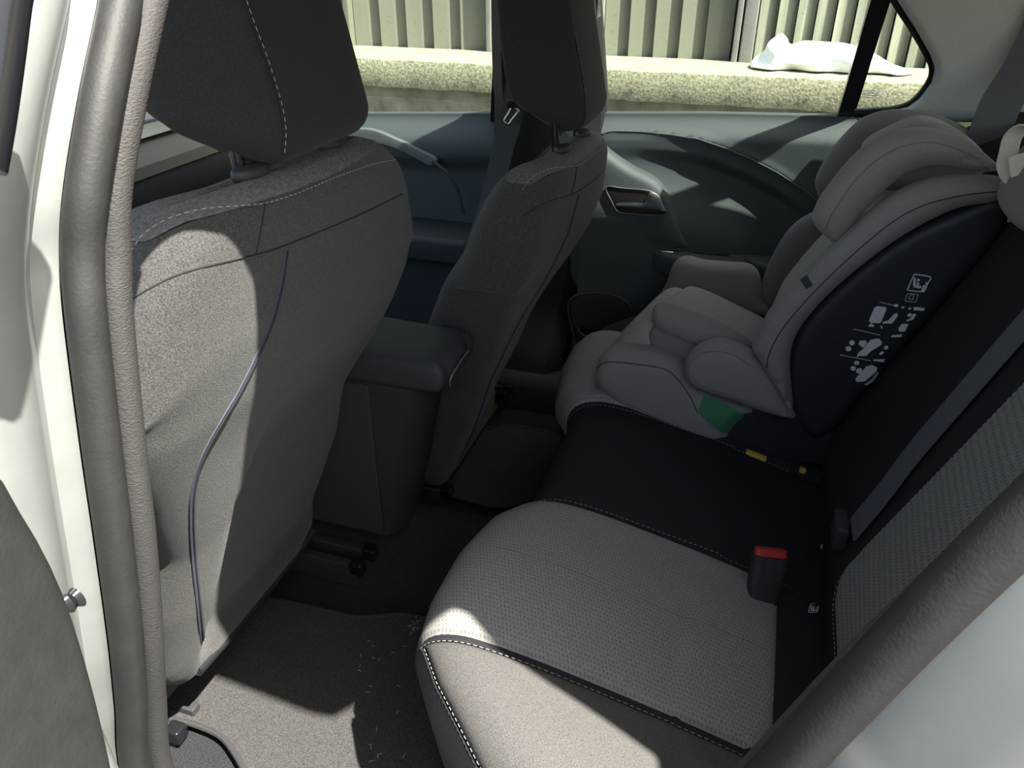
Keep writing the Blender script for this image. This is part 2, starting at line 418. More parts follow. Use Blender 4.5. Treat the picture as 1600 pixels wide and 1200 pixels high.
# rear hatch and glass, front wall
tag(obj('wall_rear', box(.98, 1.04, .3, 1.66, .2, 1.0), 'plastic', smooth=False), kind='structure')
tag(obj('parcel_shelf', box(.50, .98, .36, 1.60, .93, .95), 'plastic', smooth=False), 'black parcel shelf behind the rear seat backrest', 'shelf')
tag(obj('window_4', grid([[(1.0, .4, 1.0), (1.0, 1.55, 1.0)], [(.85, .46, 1.38), (.85, 1.5, 1.38)]]), 'glass', smooth=False), kind='structure')
tag(obj('window_5', grid([[(-1.85, .36, 1.0), (-1.85, 1.62, 1.0)], [(-1.0, .46, 1.39), (-1.0, 1.5, 1.39)]]), 'glass', smooth=False), kind='structure')
tag(obj('wall_front', box(-1.95, -1.85, .3, 1.66, .2, .95), 'plastic', smooth=False), kind='structure')
# near side: closed front door (behind the B-pillar)
tag(obj('wall_left', box(-1.9, -.42, .24, .30, .22, 1.0), 'door_d', smooth=False), kind='structure')
# far outer skin under the windows
tag(obj('wall_right', box(-1.9, 1.0, 1.70, 1.76, .22, .93), 'paint', smooth=False), kind='structure')
# ------------------------------------------------------------------ far front door and far rear door
BZ = 1.0
def glassy(z): return 1.685-.49*(z-1.0)     # lean of the side glass
def px_curve(pts, y=1.63):
    q = sorted(PY(pts, y)); return np.array([a for a, b in q]), np.array([b for a, b in q])
ridx, ridz = px_curve([(905,222),(930,212),(955,207),(1000,208),(1045,212),(1090,218),(1130,231),(1170,247),(1215,270),(1260,300),(1310,345),(1400,440)])
c2 = np.array(PY(cr([(930,222),(948,238),(965,252),(985,262),(1020,280),(1040,300),(1055,330),(1068,360),(1078,400)], 5), 1.62))
beltx, beltz = px_curve([(300,178),(580,178),(770,178),(915,178),(1100,178),(1320,183),(1500,190),(1700,200)], 1.66)
def belt(x): return np.interp(x, beltx, beltz)
def door_y(x, z):
    """inboard surface of the far door, smaller = closer to the seats"""
    bz = belt(x); d = bz-z
    y = 1.665-.030*smooth01(d/.05)-.012*np.clip(d/.3, 0, 1)            # ledge rolls into the panel
    if x > -.40:
        rz = np.interp(x, ridx, ridz); fade = smooth01((.13-x)/.10)
        below = rz-z
        if below > 0: y += fade*(.004*smooth01(below/.012)+(.003+.016*smooth01((x+.30)/.22))*smooth01((below-.028)/.03)-.040*smooth01((below-.05)/.14)*smooth01((.10-x)/.2))
        else: y -= fade*.003*smooth01(1+below/.02)
    return y
def door_panel(x0, x1, zb, nx, nz, fn):
    rows = []
    for x in np.linspace(x0, x1, nx):
        bz = float(belt(x)); rows.append([(x, 1.69, bz+.0)]+[(x, float(fn(x, z)), z) for z in np.concatenate([bz-np.linspace(0, .02, 5)**1.0, np.linspace(bz-.024, zb, nz)])]+[(x, 1.69, zb)])
    return grid(rows, cv=True, caps=True)
d1 = obj('door_1', door_panel(-.36, .30, .42, 130, 150, door_y), 'door', base=(0, 1.66, .42)); tag(d1, kind='structure')
def fdoor_y(x, z):
    bz = belt(x); d = bz-z
    return 1.665-.04*smooth01(d/.06)+.03*smooth01((d-.08)/.05)-.03*smooth01((d-.25)/.05)
d2 = obj('door_2', door_panel(-1.6, -.545, .42, 60, 60, fdoor_y), 'door', base=(-1, 1.66, .42)); tag(d2, kind='structure')
# swelling panel that carries the inner handle (lower-left of the rear door)
hp = PY([(900,205),(925,212),(948,236),(985,262),(1020,280),(1040,300),(1055,330),(1068,360),(1076,388),(1010,395),(960,398),(935,440),(900,450),(885,400),(880,300)], 1.61)
obj('handle_panel', pillow(hp, yplane(1.628), .05, .016, .006, .05, .010), 'door', d1)
rec = PY([(948,291),(975,293),(1010,296),(1027,303),(1036,318),(1041,333),(1020,335),(985,333),(966,329),(957,314)], 1.60)
hr = obj('handle_recess', pillow(rec, yplane(1.600), .012, .003, 0, .05, .006, sm=3), 'plasticg', d1)
loop = [np.array((a, 1.594, b)) for a, b in resample(cr([np.array(p) for p in rec], 5, True), .006)]
obj('bezel', tube(loop, .0018, 6, closed=True), 'metal', hr)
lev = [(964,318),(985,317),(1006,317),(1011,308),(1016,301),(1028,306),(1036,320),(1039,331),(1022,327),(1000,325),(966,322)]
obj('lever', pillow(PY(lev, 1.588), yplane(1.588), .012, .004, .003, .01, .005, sm=3), 'silver', hr, label='silver pull lever')
rl_ = []
for x in np.linspace(-.335, .13, 60):
    z = float(np.interp(x, ridx, ridz)); rl_.append((x, float(door_y(x, z+.002))-.0004, z+.001))
obj('ridge_highlight', tube(rl_, .0011, 6), 'silver', d1, label='thin painted highlight along the crease')  # silver tube stands in for light caught on the door crease
# armrest with window switch
ar0, ar1 = P(1003, 395, y=1.57), P(1260, 400, y=1.57)
za = .722
def armrest(x0, x1, yin, th=.05):
    ol = [(x0, 1.665), (x0+.005, yin+.05), (x0+.06, yin+.006), (x0+.12, yin), (x1, yin), (x1, 1.665)]
    return pillow(ol, lambda u, v, h: (u, v, za-th/2+h), th, .010, 0, .03, .010, sm=3)
xs = P(1157, 400, y=1.57)[0]
ar = obj('armrest', armrest(ar0[0], xs-.001, 1.565), 'door', d1)
obj('armrest_grip', armrest(xs+.001, .28, 1.565), 'door', d1)
sw = P(1045, 393, z=za); obj('window_switch', box(sw[0]-.018, sw[0]+.012, sw[1]-.010, sw[1]+.010, za-.002, za+.004, .002), 'chrome', ar, label='chrome window switch')
s0, s1 = P(1086, 392, z=za), P(1141, 392, z=za)
obj('tray_slot', box(s0[0], s1[0], s0[1]-.016, s0[1]+.016, za-.001, za+.0012, .0005), 'plasticg', ar)
# lower speaker field and door pocket
spk = PY([(888,475),(900,462),(930,458),(962,462),(985,480),(990,520),(975,545),(940,545),(905,535),(893,510)], 1.585)
obj('speaker_grille', pillow(spk, yplane(1.60), .03, .008, 0, .05, .010), 'plastic', d1)
rim = [np.array((a, 1.584, b)) for a, b in resample(cr([np.array(p) for p in spk], 5, True), .01)]
obj('speaker_ring', tube(rim, .003, 6, closed=True), 'door_d', d1)
pk = PY([(903,512),(925,514),(958,515),(962,524),(935,526),(912,522)], 1.578)
obj('door_pocket', pillow(pk, yplane(1.582), .006, .002, 0, .05, .006, sm=3), 'plasticg', d1)
rp_ = [P(a, b, y=1.575) for a, b in cr([(902,512),(912,524),(935,528),(965,531)], 5)]
obj('pocket_edge', tube(rp_, .0015, 6), 'silver', d1)
sc = PY([(958,410),(975,402),(1010,402),(1030,410),(1030,440),(1000,478),(988,470),(968,440)], 1.60)
obj('bottle_scoop', pillow(sc, yplane(1.612), .03, .012, -.004, .03, .008), 'door_d', d1)
# front door trim: satin grab bar, armrest
gb = PY([(540,206),(575,204),(616,220),(650,236),(678,251),(668,262),(640,248),(610,234),(575,226),(540,226)], 1.60)
obj('grab_trim', pillow(gb, yplane(1.622), .014, .003, 0, .02, .010, sm=4), 'silver', d2, label='satin silver grab trim')
obj('armrest', box(-1.5, -.60, 1.52, 1.665, .66, .72, .012), 'door_d', d2)
gl2 = [P(a, b, y=1.60) for a, b in cr([(676,252),(700,272),(716,300),(724,335)], 6)]
obj('trim_edge', tube(gl2, .004, 8), 'plastic', d2)
# sill trim and B-pillar
tag(obj('trim_1', join(box(-1.6, .1, 1.50, 1.69, .30, .415, .03)), 'door_d'), kind='structure')
def bpillar():
    rows = []
    for z in np.linspace(.40, 1.385, 30):
        k = smooth01((z-.95)/.45); x0 = -.57+.05*k; x1 = -.335-.01*k-.05*(1-smooth01((z-.4)/.5)); yi = (1.60 if z < 1 else 1.60-.47*(z-1.0))
        if z < .55: yi -= .08*smooth01((.55-z)/.15)
        rows.append([(x0, yi+.10, z), (x0, yi+.03, z), (x0+.03, yi, z), (x1-.03, yi, z), (x1, yi+.03, z), (x1, yi+.10, z)])
    return grid(rows, cv=True, caps=True)
tag(obj('trim_2', bpillar(), 'plasticd'), kind='structure')
def fpost(pxb, pxt, y_in=.0, th=.03, m='plasticg', wd=.02):
    pass
# window frames: black divider of the rear window, rear edge of the B-pillar frame
def lean_bar(b0, b1, t0, t1, rowb, rowt, dy=0.0, th=.03):
    yb, yt = glassy(1.0)-.015+dy, glassy(1.2)-.015+dy
    A, B = P(b0, rowb, y=yb), P(b1, rowb, y=yb); 
    Cc, Dd = P(t0, rowt, y=yt), P(t1, rowt, y=yt)
    k = 1.9   # carry on up to the roof
    C2, D2 = A+(Cc-A)*k, B+(Dd-B)*k
    rows = []
    for q, r in ((A, B), (C2, D2)):
        rows.append([q, r, r+np.array([0, th, 0]), q+np.array([0, th, 0])])
    return grid(rows, cv=True, caps=True)
tag(obj('trim_3', lean_bar(1307, 1333, 1361, 1392, 187, 0), 'plasticg', smooth=False), kind='structure')
tag(obj('trim_4', lean_bar(918, 929, 908, 934, 190, 0, -.02), 'plasticg', smooth=False), kind='structure')
tag(obj('trim_5', lean_bar(766, 778, 774, 787, 190, 0, -.02), 'plasticg', smooth=False), kind='structure')
def pane(x0, x1, name):
    rows = [[(x0, glassy(z)-.002+dy, z), (x1, glassy(z)-.002+dy, z)] for z, dy in ((.985, 0), (1.39, 0), (1.39, .004), (.985, .004))]
    tag(obj(name, grid(rows, cu=True), 'glass', smooth=False), kind='structure')
xd = P(1320, 183, y=1.67)[0]
pane(-1.5, -.56, 'window_1'); pane(-.36, xd, 'window_2'); pane(xd+.005, .40, 'window_3')
# etched mark on the quarter glass
em = []
yg = glassy(1.05)-.004
for r0, (a0, a1) in enumerate([(1353, 1369), (1353, 1367), (1353, 1371), (1353, 1363)]):
    a = P(a0, 142+r0*3.6, y=yg-.0); b = P(a1, 142+r0*3.6, y=yg)
    em.append(ribbon([a, b], (0, 0, 1), .0016, .0004))
cc = P(1378, 150, y=yg); ring = [cc+np.array([.0105*math.cos(t), 0, .0105*math.sin(t)]) for t in np.linspace(0, 2*math.pi, 20, endpoint=False)]
em.append(tube(ring, .0006, 4, closed=True))
wm = bpy.data.objects['window_3']
obj('etched_mark', join(*em), 'grey_print', wm)
# C-pillar trim with quarter-window edge
qe = [(1399,0),(1425,39),(1451,83),(1459,105),(1455,127),(1438,153),(1420,168),(1394,175)]
yq = 1.60
def cpy(u, v, h): return (u, yq-.30*max(0, v-1.0)-.20*max(0, u-.35)-h, v)
ol = PY([(1330,-110)]+qe+[(1370,186),(1500,190),(1560,190)], 1.585)+[(.60, .965), (.98, .96), (.98, 1.05), (.86, 1.36)]
tag(obj('trim_6', pillow(ol, cpy, .05, .012, 0, .05, .015, sm=0), 'headliner'), kind='structure')
qp = []
for a, b in cr([(1330,-110)]+qe+[(1360,178),(1337,180)], 6):
    q = P(a-2, b-1, y=1.60); qp.append(np.array([q[0], 1.60-.30*max(0, q[2]-1.0)+.012, q[2]]))
tag(obj('trim_7', tube(qp, .009, 8), 'plasticg'), kind='structure')
tag(obj('trim_8', box(.26, 1.0, 1.55, 1.70, .40, .965, .01), 'plastic'), kind='structure')
# ------------------------------------------------------------------ dashboard seen past the driver's headrest
def dash():
    t = empty('dashboard', (-1.5, .97, .5), 'dashboard with face coloured pale for sunlight and chrome strip seen past the near headrest', 'dashboard')
    sec = [(-1.83,.98),(-1.60,1.0),(-1.40,.985),(-1.30,.965),(-1.26,.945)]
    def strip(pts, m, nm, lab=None):
        rows = [[(a, y, b) for a, b in pts] for y in np.linspace(.32, 1.64, 24)]
        o = obj(nm, grid(rows, cv=True, caps=True), m, t); 
        if lab: o['label'] = lab
    strip([(-1.80,.90)]+sec+[(-1.27,.925),(-1.5,.90)], 'plastic', 'top_pad')
    strip([(-1.262,.962),(-1.240,.955),(-1.232,.945),(-1.25,.936),(-1.30,.94)], 'chrome', 'chrome_strip', 'chrome strip')
    strip([(-1.27,.936),(-1.235,.934),(-1.19,.905),(-1.185,.884),(-1.22,.86),(-1.35,.87)], 'dash', 'sunlit_face_panel', 'dashboard face coloured cream for the sunlight on it')  # sunlight put into the panel colour
    strip([(-1.19,.882),(-1.165,.84),(-1.20,.62),(-1.28,.5),(-1.5,.5),(-1.4,.86)], 'plasticd', 'lower_panel')
dash()
# ------------------------------------------------------------------ front seats
HB, HT = .47, 1.105
def seatpt(s, v, side, Tk=None):
    pass
def make_seat(dx, dy, dz, label, hz=0.0, rc=0.0, name='car_seat', zfloor=FLZ, group='front seats'):
    cy = .66+dy
    t = empty(name, (-.70+dx, cy, zfloor), label, 'car seat', group)
    hs = np.array([0, .03, .06, .17, .265, .364, .45, .50, .56, .59, .61, .625, .632, .635])
    ws = np.array([.165, .188, .200, .208, .202, .235, .268, .276, .267, .252, .235, .212, .190, .165])
    Ts = np.array([.10, .13, .15, .165, .165, .155, .145, .135, .122, .112, .100, .080, .062, .04])
    def sect(h):
        wd, T = np.interp(h, hs, ws), np.interp(h, hs, Ts)
        xr = np.interp(h, [0,.17,.265,.364,.45,.52,.6,.615,.625,.632,.635], [-.598,-.533,-.503,-.468,-.438,-.423,-.417,-.419,-.425,-.433,-.442])+rc*h/.635
        z = HB+h; r = []
        for k in range(104):
            a = 2*math.pi*k/104; c, s_ = math.cos(a), math.sin(a); pe = (abs(c)**6+abs(s_)**6)**(-1/6)
            # squarish section with rounded corners
            e = 8; sc = (abs(c)**e+abs(s_)**e)**(-1/e)
            yy = wd*c*sc; q = s_*sc
            xx = T/2*q
            if q > 0:      # rear face: knee scoop
                sl_ = np.interp(h, [.1, .28, .37, .43], [-.150, -.130, -.10, -.05])
                m_ = smooth01((yy-sl_)/.045)*smooth01((.235-yy)/.05)
                m_ *= smooth01((.415-h)/.10)*smooth01((h+.01)/.06)
                xx -= .026*m_*q
                xx += .008*(1-(yy/wd)**2)*smooth01((h-.38)/.1)
                xx -= .004*max(0, (abs(yy)/wd-.55)/.45)**2*q
                kk = smooth01((h-.40)/.16); xx += (.006-.020*(yy/wd)**4)*kk*q
            else:          # front face: bolsters around a hollow
                xx += .035*(1-smooth01((abs(yy)-.10)/.08))*abs(q)
            zz = z
            zz = z-.03*yy*smooth01((h-.3)/.3)+.008*smooth01((h-.5)/.1)-.030*(abs(yy)/.215)**5*smooth01((h-.46)/.12)
            r.append((xr-T/2+xx+dx, cy+yy, zz+dz))
        return r
    levels = np.concatenate([np.linspace(0, .58, 70), .58+.055*np.sin(np.linspace(0, math.pi/2, 16))[1:]])
    rows = [sect(h) for h in levels]
    br = obj('backrest', grid(rows, cv=True, caps=True), 'seat', t)
    # headrest: narrow rear face, sides splaying forward
    hr_rows = []
    base_sec = cr([(.062,-.070),(.064,0),(.062,.070),(.050,.090),(-.005,.120),(-.035,.131),(-.058,.115),(-.062,0),(-.058,-.115),(-.035,-.131),(-.005,-.120),(.050,-.090)], 6, True)
    for u in np.linspace(0, 1, 40):
        h = .25*u
        if u < .14: prof = math.sqrt(max(0, 1-(1-u/.14)**2))
        elif u > .80: prof = math.sqrt(max(0, 1-((u-.80)/.20)**2))
        else: prof = 1
        kw = (.80+.20*prof)*(1-.16*max(0, u-.45)); kt = (.62+.38*prof)*(1-.20*u)
        xc = -.463-.040*u+rc
        r = []
        for a_, b_ in base_sec:
            rise = max(0.0, (.062-a_)/.124)
            r.append((xc+dx+a_*kt-(.012*(1-prof) if u < .2 else 0), cy+.025+b_*kw, 1.118+hz+h+.052*rise**1.5*(1-min(1, u/.55))+dz))
        hr_rows.append(r)
    hd = obj('headrest', grid(hr_rows, cv=True, caps=True), 'seat2', t)
    for sy in (-.07, .07):
        pz = obj('headrest_post', tube([(-.446+dx+rc, cy+sy, 1.06+dz), (-.456+dx+rc, cy+sy, 1.17+dz)], .0065, 12), 'plasticg', t)
        cap = [(-.440+dx+rc+.013*math.cos(a), cy+sy+.024*math.sin(a)) for a in np.linspace(0, 2*math.pi, 24, endpoint=False)]
        obj('post_guide', pillow(cap, lambda u, v, h: (u, v, 1.117+dz+h-.03*(v-cy)), .010, .004, .001, .02, .006, sm=0), 'plastic', t)
    # lighter cloth crown across the top
    rr = []
    hh_ = np.linspace(.600, .635, 50); TB = np.array([sect(h) for h in hh_])
    for u in np.sin(np.linspace(0, math.pi/2, 14)):
        q = []
        for k in range(TB.shape[1]):
            hs0 = .6195+.010*min(1, abs(TB[0, k, 1]-cy)/.21)**2; h = hs0+(.635-hs0)*u
            q.append(tuple(np.interp(h, hh_, TB[:, k, c_]) + (.002 if c_ == 2 else 0) for c_ in range(3)))
        rr.append(q)
    c0 = np.mean(np.array(rr[0]), 0)
    rr = [[(c0[0]+(x-c0[0])*1.01, c0[1]+(y-c0[1])*1.003, z-.001) for x, y, z in q] for q in rr]
    obj('crown_panel', grid(rr, cv=True, caps=True), 'seattop', t, label='light grey woven panel on top of the backrest')
    # seat cushion, side valance and frame
    cz = .47+dz
    rows = []
    for x in np.linspace(-1.16, -.67, 26):
        u = (x+1.16)/.49; r = []
        for k in range(40):
            a = 2*math.pi*k/40; c, s_ = math.cos(a), math.sin(a); e = (1-(1-min(u/.12, 1))**2)**.5 if u < .12 else 1
            r.append((x+dx, cy+.245*(.8+.2*e)*math.copysign(abs(c)**.5, c), cz+.035-.04*u+.075*(.3+.7*e)*math.copysign(abs(s_)**.6, s_)+(.02*abs(c)**4 if s_ > 0 else 0)))
        rows.append(r)
    obj('cushion', grid(rows, cv=True, caps=True), 'seat', t)
    obj('side_valance', box(-1.08+dx, -.72+dx, cy-.235, cy-.215, zfloor+.05, cz+.02, .008), 'plastic', t)
    obj('side_valance', box(-1.08+dx, -.72+dx, cy+.215, cy+.235, zfloor+.05, cz+.02, .008), 'plastic', t)
    rx = (-.655, -.553) if dx == 0 else (-.5, -.5)
    for sy, xe in ((-.155, rx[0]), (.190, rx[1])):
        zr = zfloor+(.028 if sy > 0 else 0)
        for q in (0, .039):
            rl = obj('rail', box(-1.15+dx, xe+q*.1, cy+sy+q-.008, cy+sy+q+.008, zr-.03, zr+.018, .002), 'plastic', t)
            if sy > 0 or q == 0:
                obj('rail_end_cap', box(xe+q*.1-.012, xe+q*.1+.012, cy+sy+q-.011, cy+sy+q+.011, zr-.001, zr+.024, .004), 'plasticg', rl)
    obj('lower_hem', tube(cr([(-.60+dx, cy-.14, HB+dz+.004), (-.608+dx, cy-.05, HB+dz-.012), (-.608+dx, cy+.06, HB+dz-.012), (-.60+dx, cy+.15, HB+dz+.004)], 6), .007, 10), 'plasticd', t)
    return t, br, hd
ds, br, hd = make_seat(0, 0, 0, 'front seat nearest the camera, charcoal cloth with a sunlit back and tall headrest')
ps, br2, hd2 = make_seat(.098, .615, -.105, 'front passenger seat farther away, charcoal cloth back in shade beside the far door', hz=.022, rc=.035)
tb, th_ = bvh(br), bvh(hd)
tcrown = bvh([c for c in ds.children if c.name.startswith('crown')][0])
lines = dict(
 stitch=[(205,395),(220,372),(240,355),(270,340),(320,327),(390,321),(425,315),(470,300),(530,275),(585,256),(618,250)],
 seam=[(200,472),(235,450),(290,425),(390,400),(440,385),(540,345),(610,312),(655,290)],
 drop=[(414,318),(409,350),(400,396)],
 zipl=[(447,392),(440,440),(425,500),(400,560),(375,610),(345,660),(318,710),(303,760),(300,810),(303,870),(309,930),(316,1000)],
)
HZ = 0.0
def seat_lines(t, off, m_thread, rc=0.0):
    off = np.array(off)
    def sh(p): return p+off+np.array([rc*min(1, (p[2]-HB)/.635), 0, off[2]*0])
    def on2(key, tr, lift=.0008): return [sh(p) for p in on([tr, tcrown] if key == 'stitch' else [tr], lines[key], 6, lift)]
    st = on2('stitch', tb); obj('stitching', dashes(st), m_thread, t)
    sm = on2('seam', tb, .0002); obj('seam', tube(sm, .0009, 6), 'seam', t)
    dp = on2('drop', tb, .0002); obj('seam', tube(dp, .0007, 6), 'seam', t)
    zl = on2('zipl', tb, .0006)
    obj('zip_tape', ribbon(zl, (0, 1, 0), .0085, .0012), 'zip', t, label='blue-grey zip tape')
    obj('zip_seam', tube([p+np.array([.0012, 0, 0]) for p in zl], .0010, 6), 'seam', t)
    h1 = [sh(p)+np.array([0, 0, HZ]) for p in on([th_], [(384,0),(398,40),(415,85),(430,130),(441,170),(446,205),(444,240)], 6)]
    hh = [c for c in t.children if c.name.startswith('headrest') and 'post' not in c.name][0]
    obj('headrest_stitching', dashes(h1), m_thread, hh)
    obj('headrest_seam', tube([p+np.array([0, -.003, 0]) for p in h1], .0009, 6), 'seam', hh)
seat_lines(ds, (0, 0, 0), 'thread'); HZ = .022
seat_lines(ps, (.098, .615, -.105), 'thread', .035)
# ------------------------------------------------------------------ centre console
def console():
    t = empty('centre_console', (-.6, .965, FLZ), 'black centre console with a padded armrest lid between the front seats', 'console')
    y0, y1 = .885, 1.01
    rows = []
    for z, xb in ((.42,-.495),(.48,-.483),(.55,-.465),(.65,-.445),(.725,-.432)):
        ww = (z-.4)*.02
        rows.append([(xb-.02, y0+.005-ww, z), (xb, y0+.025-ww, z), (xb+.004, (y0+y1)/2, z), (xb, y1-.025+ww, z), (xb-.02, y1-.005+ww, z), (-1.2, y1-.005, z), (-1.2, y0+.005, z)])
    body = obj('body', grid(rows, cv=True, caps=True), 'plastic', t)
    obj('side_panel', box(-.80, -.515, y0-.004, y0+.002, .43, .72, .002), 'door_d', t)
    ol = [(-.80, y0+.0), (-.43, y0-.004), (-.398, y0+.020), (-.388, .95), (-.398, y1-.02), (-.43, y1+.004), (-.80, y1)]
    lid = obj('armrest_lid', pillow(ol, lambda u, v, h: (u, v, .748+h), .050, .016, .006, .05, .010, sm=4), 'door_d', t)
    e = cr([(-.72, y0-.002, .760), (-.50, y0-.004, .760), (-.425, y0-.002, .759), (-.396, y0+.03, .757)], 8)
    obj('stitching', dashes([p+np.array([0, .004, .003]) for p in e]), 'thread2', lid)
    e2 = cr([(-.397, y0+.03, .724), (-.394, y0+.025, .740), (-.389, y0+.05, .755), (-.386, .965, .760)], 6)
    obj('edge_bead', tube([p+np.array([.003, 0, 0]) for p in e2], .0014, 6), 'silver', lid)
    c = hit([bvh(body)], 632, 785, .001)
    return t
console()
# ------------------------------------------------------------------ rear bench
YC = .97
def mir(y): return y if y <= YC else 2*YC-y
XF_Y = [.30, .36, .43, .50, .555, .62, .70, .78, .822, .835, .87, .97]
XF_X = [-.05, -.11, -.185, -.255, -.298, -.308, -.306, -.290, -.262, -.256, -.250, -.250]
def xf(y): return float(np.interp(mir(y), XF_Y, XF_X))
PROF = cr([(.045,.350),(.018,.44),(.004,.52),(.000,.565),(.010,.597),(.032,.615),(.07,.622),(.14,.614),(.22,.598),(.30,.580),(.37,.562),(.44,.543),(.52,.52),(.60,.50)], 5)
PR = np.array(PROF); PL = np.concatenate([[0], np.cumsum(np.linalg.norm(np.diff(PR, axis=0), axis=1))])
def bench_pt(s, y, lift=0.0):
    xo = np.interp(s, PL, PR[:,0]); z = np.interp(s, PL, PR[:,1]); ym = mir(y)
    f = xf(y); x = f+xo*(1+(-.25-f)*.6) if xo > .06 else f+xo
    x = f+xo if xo < .07 else f+.07+(xo-.07)*((.30-(f+.07))/(.60-.07))
    g_ = 0
    top = smooth01((z-.56)/.05) if xo < .3 else 1
    for ys, dp in ((.555, .006), (.828, .007)): g_ += dp*math.exp(-((ym-ys)/.007)**2)
    puff = .010*math.sin(math.pi*np.clip((ym-.555)/.273, 0, 1)) if .555 < ym < .828 else 0
    bo = .012*math.sin(math.pi*np.clip((ym-.36)/.195, 0, 1)) if ym < .555 else 0
    z = z+top*(puff+bo-g_) - (.16*smooth01((.40-ym)/.10)**2 if ym < .40 else 0)*(1 if z > .5 else 0)
    if ym > .828: z += top*(-.004)
    tx = PR[min(len(PL)-1, np.searchsorted(PL, s)+1)]-PR[max(0, np.searchsorted(PL, s)-2)]; tx = tx/(np.linalg.norm(tx)+1e-9)
    nx, nz_ = -tx[1], tx[0]
    return np.array([x+nx*lift, y, z+nz_*lift])
SS = np.linspace(0, PL[-1], 90); s_nose = float(PL[np.argmin(abs(PR[:,1]-.585)[:40])])
def s_at(x, y):   # profile length where the top reaches depth x
    ss = np.linspace(.30, PL[-1], 60); xs_ = [bench_pt(s, y)[0] for s in ss]
    return float(np.interp(x, xs_, ss))
rb = empty('rear_bench_seat', (.0, YC, FLZ), 'rear bench seat in black cloth with light grey dimpled panels on cushion and backrest', 'car seat')
YS = np.unique(np.concatenate([np.linspace(.32, 1.62, 100), np.linspace(.54, .57, 8), np.linspace(.815, .84, 8), np.linspace(1.1, 1.125, 8)]))
cush = obj('cushion', grid([[bench_pt(s, y) for s in SS] for y in YS]), 'bench', rb)
def bench_panel(y0, y1, sa, xb, lift, m, name, label=None, n=40):
    rows = []
    for i, y in enumerate(np.linspace(y0, y1, n)):
        e = min((y-y0), (y1-y))/(.010); sb = s_at(xb(y) if callable(xb) else xb, y)
        sa_ = sa(y) if callable(sa) else sa
        r = []
        ss = np.linspace(sa_, sb, 60)
        for j, s in enumerate(ss):
            e2 = min(s-sa_, sb-s)/.008
            k = min(1, max(0, min(e, e2))); r.append(bench_pt(s, y, -.001+(lift+.001)*math.sqrt(1-(1-k)**2)))
        rows.append(r)
    return obj(name, grid(rows), m, rb, label=label)
inb = lambda y: .105-.025*smooth01((.60-mir(y))/.05)
p1 = bench_panel(.560, .826, s_nose-.055, inb, .004, 'insert', 'seat_insert', 'light grey dimpled cloth panel')
p2 = bench_panel(1.114, 1.38, s_nose-.055, -.03, .004, 'insert', 'seat_insert', 'light grey dimpled cloth panel')
b1 = bench_panel(.335, .553, s_nose+.012, .14, .004, 'bolster', 'side_bolster', 'grey cloth outer bolster')
f1 = bench_panel(.325, .64, .02, lambda y: xf(y)+.001, .003, 'bolster', 'front_band') if False else None
def front_band():
    rows = []
    for y in np.linspace(.325, .70, 40):
        e = (s_nose+.008); rows.append([bench_pt(s, y, .003) for s in np.linspace(.05, e-(.06 if y > .56 else 0)*smooth01((y-.55)/.03), 26)])
    return obj('front_band', grid(rows), 'bolster', rb, label='grey cloth front face of the near corner')
front_band()
sl1 = [bench_pt(s, .549, .0052) for s in np.linspace(s_nose+.01, s_at(.14, .55), 80)]
sl2 = [bench_pt(s_nose+.016, y, .0052) for y in np.linspace(.325, .548, 50)]
sl3 = [bench_pt(s, .836, .0012) for s in np.linspace(s_nose-.03, s_at(.12, .83), 80)]
sl4 = [bench_pt(s, 1.104, .0012) for s in np.linspace(s_nose-.03, s_at(.12, 1.1), 80)]
sl5 = [bench_pt(s, .695, .0048) for s in np.linspace(s_nose+.06, s_at(.09, .69), 80)]
for q_, r_ in ((sl1, .00042), (sl2, .00042), (sl3, .00035), (sl4, .00035)): obj('stitching', dashes(q_, .0045, .003, r_), 'thread', rb)
obj('quilt_line', dashes(sl5, .003, .002, .0005), 'thread2', rb)
obj('seam', join(tube([bench_pt(s, .556, .002) for s in np.linspace(s_nose-.02, s_at(.14, .55), 80)], .0016, 6), tube([bench_pt(s_nose+.010, y, .003) for y in np.linspace(.325, .552, 50)], .0014, 6)), 'seam', rb)
# backrest
BR0 = np.array([.165, .610]); TAN = .395
def back_pt(v, y, lift=0.0):
    """v = distance up the backrest from z=.50"""
    z = .47+v; x = BR0[0]+(z-BR0[1])*TAN
    x += .035*smooth01((.62-z)/.12)
    ym = mir(y); x += -.012*math.sin(math.pi*np.clip((ym-.36)/.44, 0, 1))*smooth01((z-.6)/.1) if ym < .80 else .004
    for ys in (.365, .803): x += .005*math.exp(-((ym-ys)/.006)**2)*(z > .61)
    x += .04*smooth01((z-.98)/.06)**2
    nn = np.array([-1, 0, TAN])/math.sqrt(1+TAN**2)
    return np.array([x, y, z])+nn*lift
VS = np.linspace(0, .58, 80)
obj('backrest', grid([[back_pt(v, y) for v in VS]+[(.62, y, 1.05), (.40, y, .47)] for y in np.unique(np.concatenate([np.linspace(.335, 1.60, 80), np.linspace(.79, .815, 8)]))], cv=True, caps=True), 'bench', rb)
def back_panel(y0, y1):
    # outline with rounded lower inner corner, in (y, v)
    rows = []
    for y in np.linspace(y0, y1, 50):
        e = min(y-y0, y1-y)/.010; v0 = .135+.05*(1-math.sqrt(max(0, 1-max(0, (mir(y)-.745)/.055)**2)))
        r = []
        for v in np.linspace(v0, .50, 70):
            k = min(1, max(0, min(e, (v-v0)/.01))); r.append(back_pt(v, y, -.001+.005*math.sqrt(1-(1-k)**2)))
        rows.append(r)
    return obj('backrest_insert', grid(rows), 'insertb', rb, label='light grey dimpled cloth panel on the backrest')
back_panel(.37, .80); back_panel(1.14, 1.57)
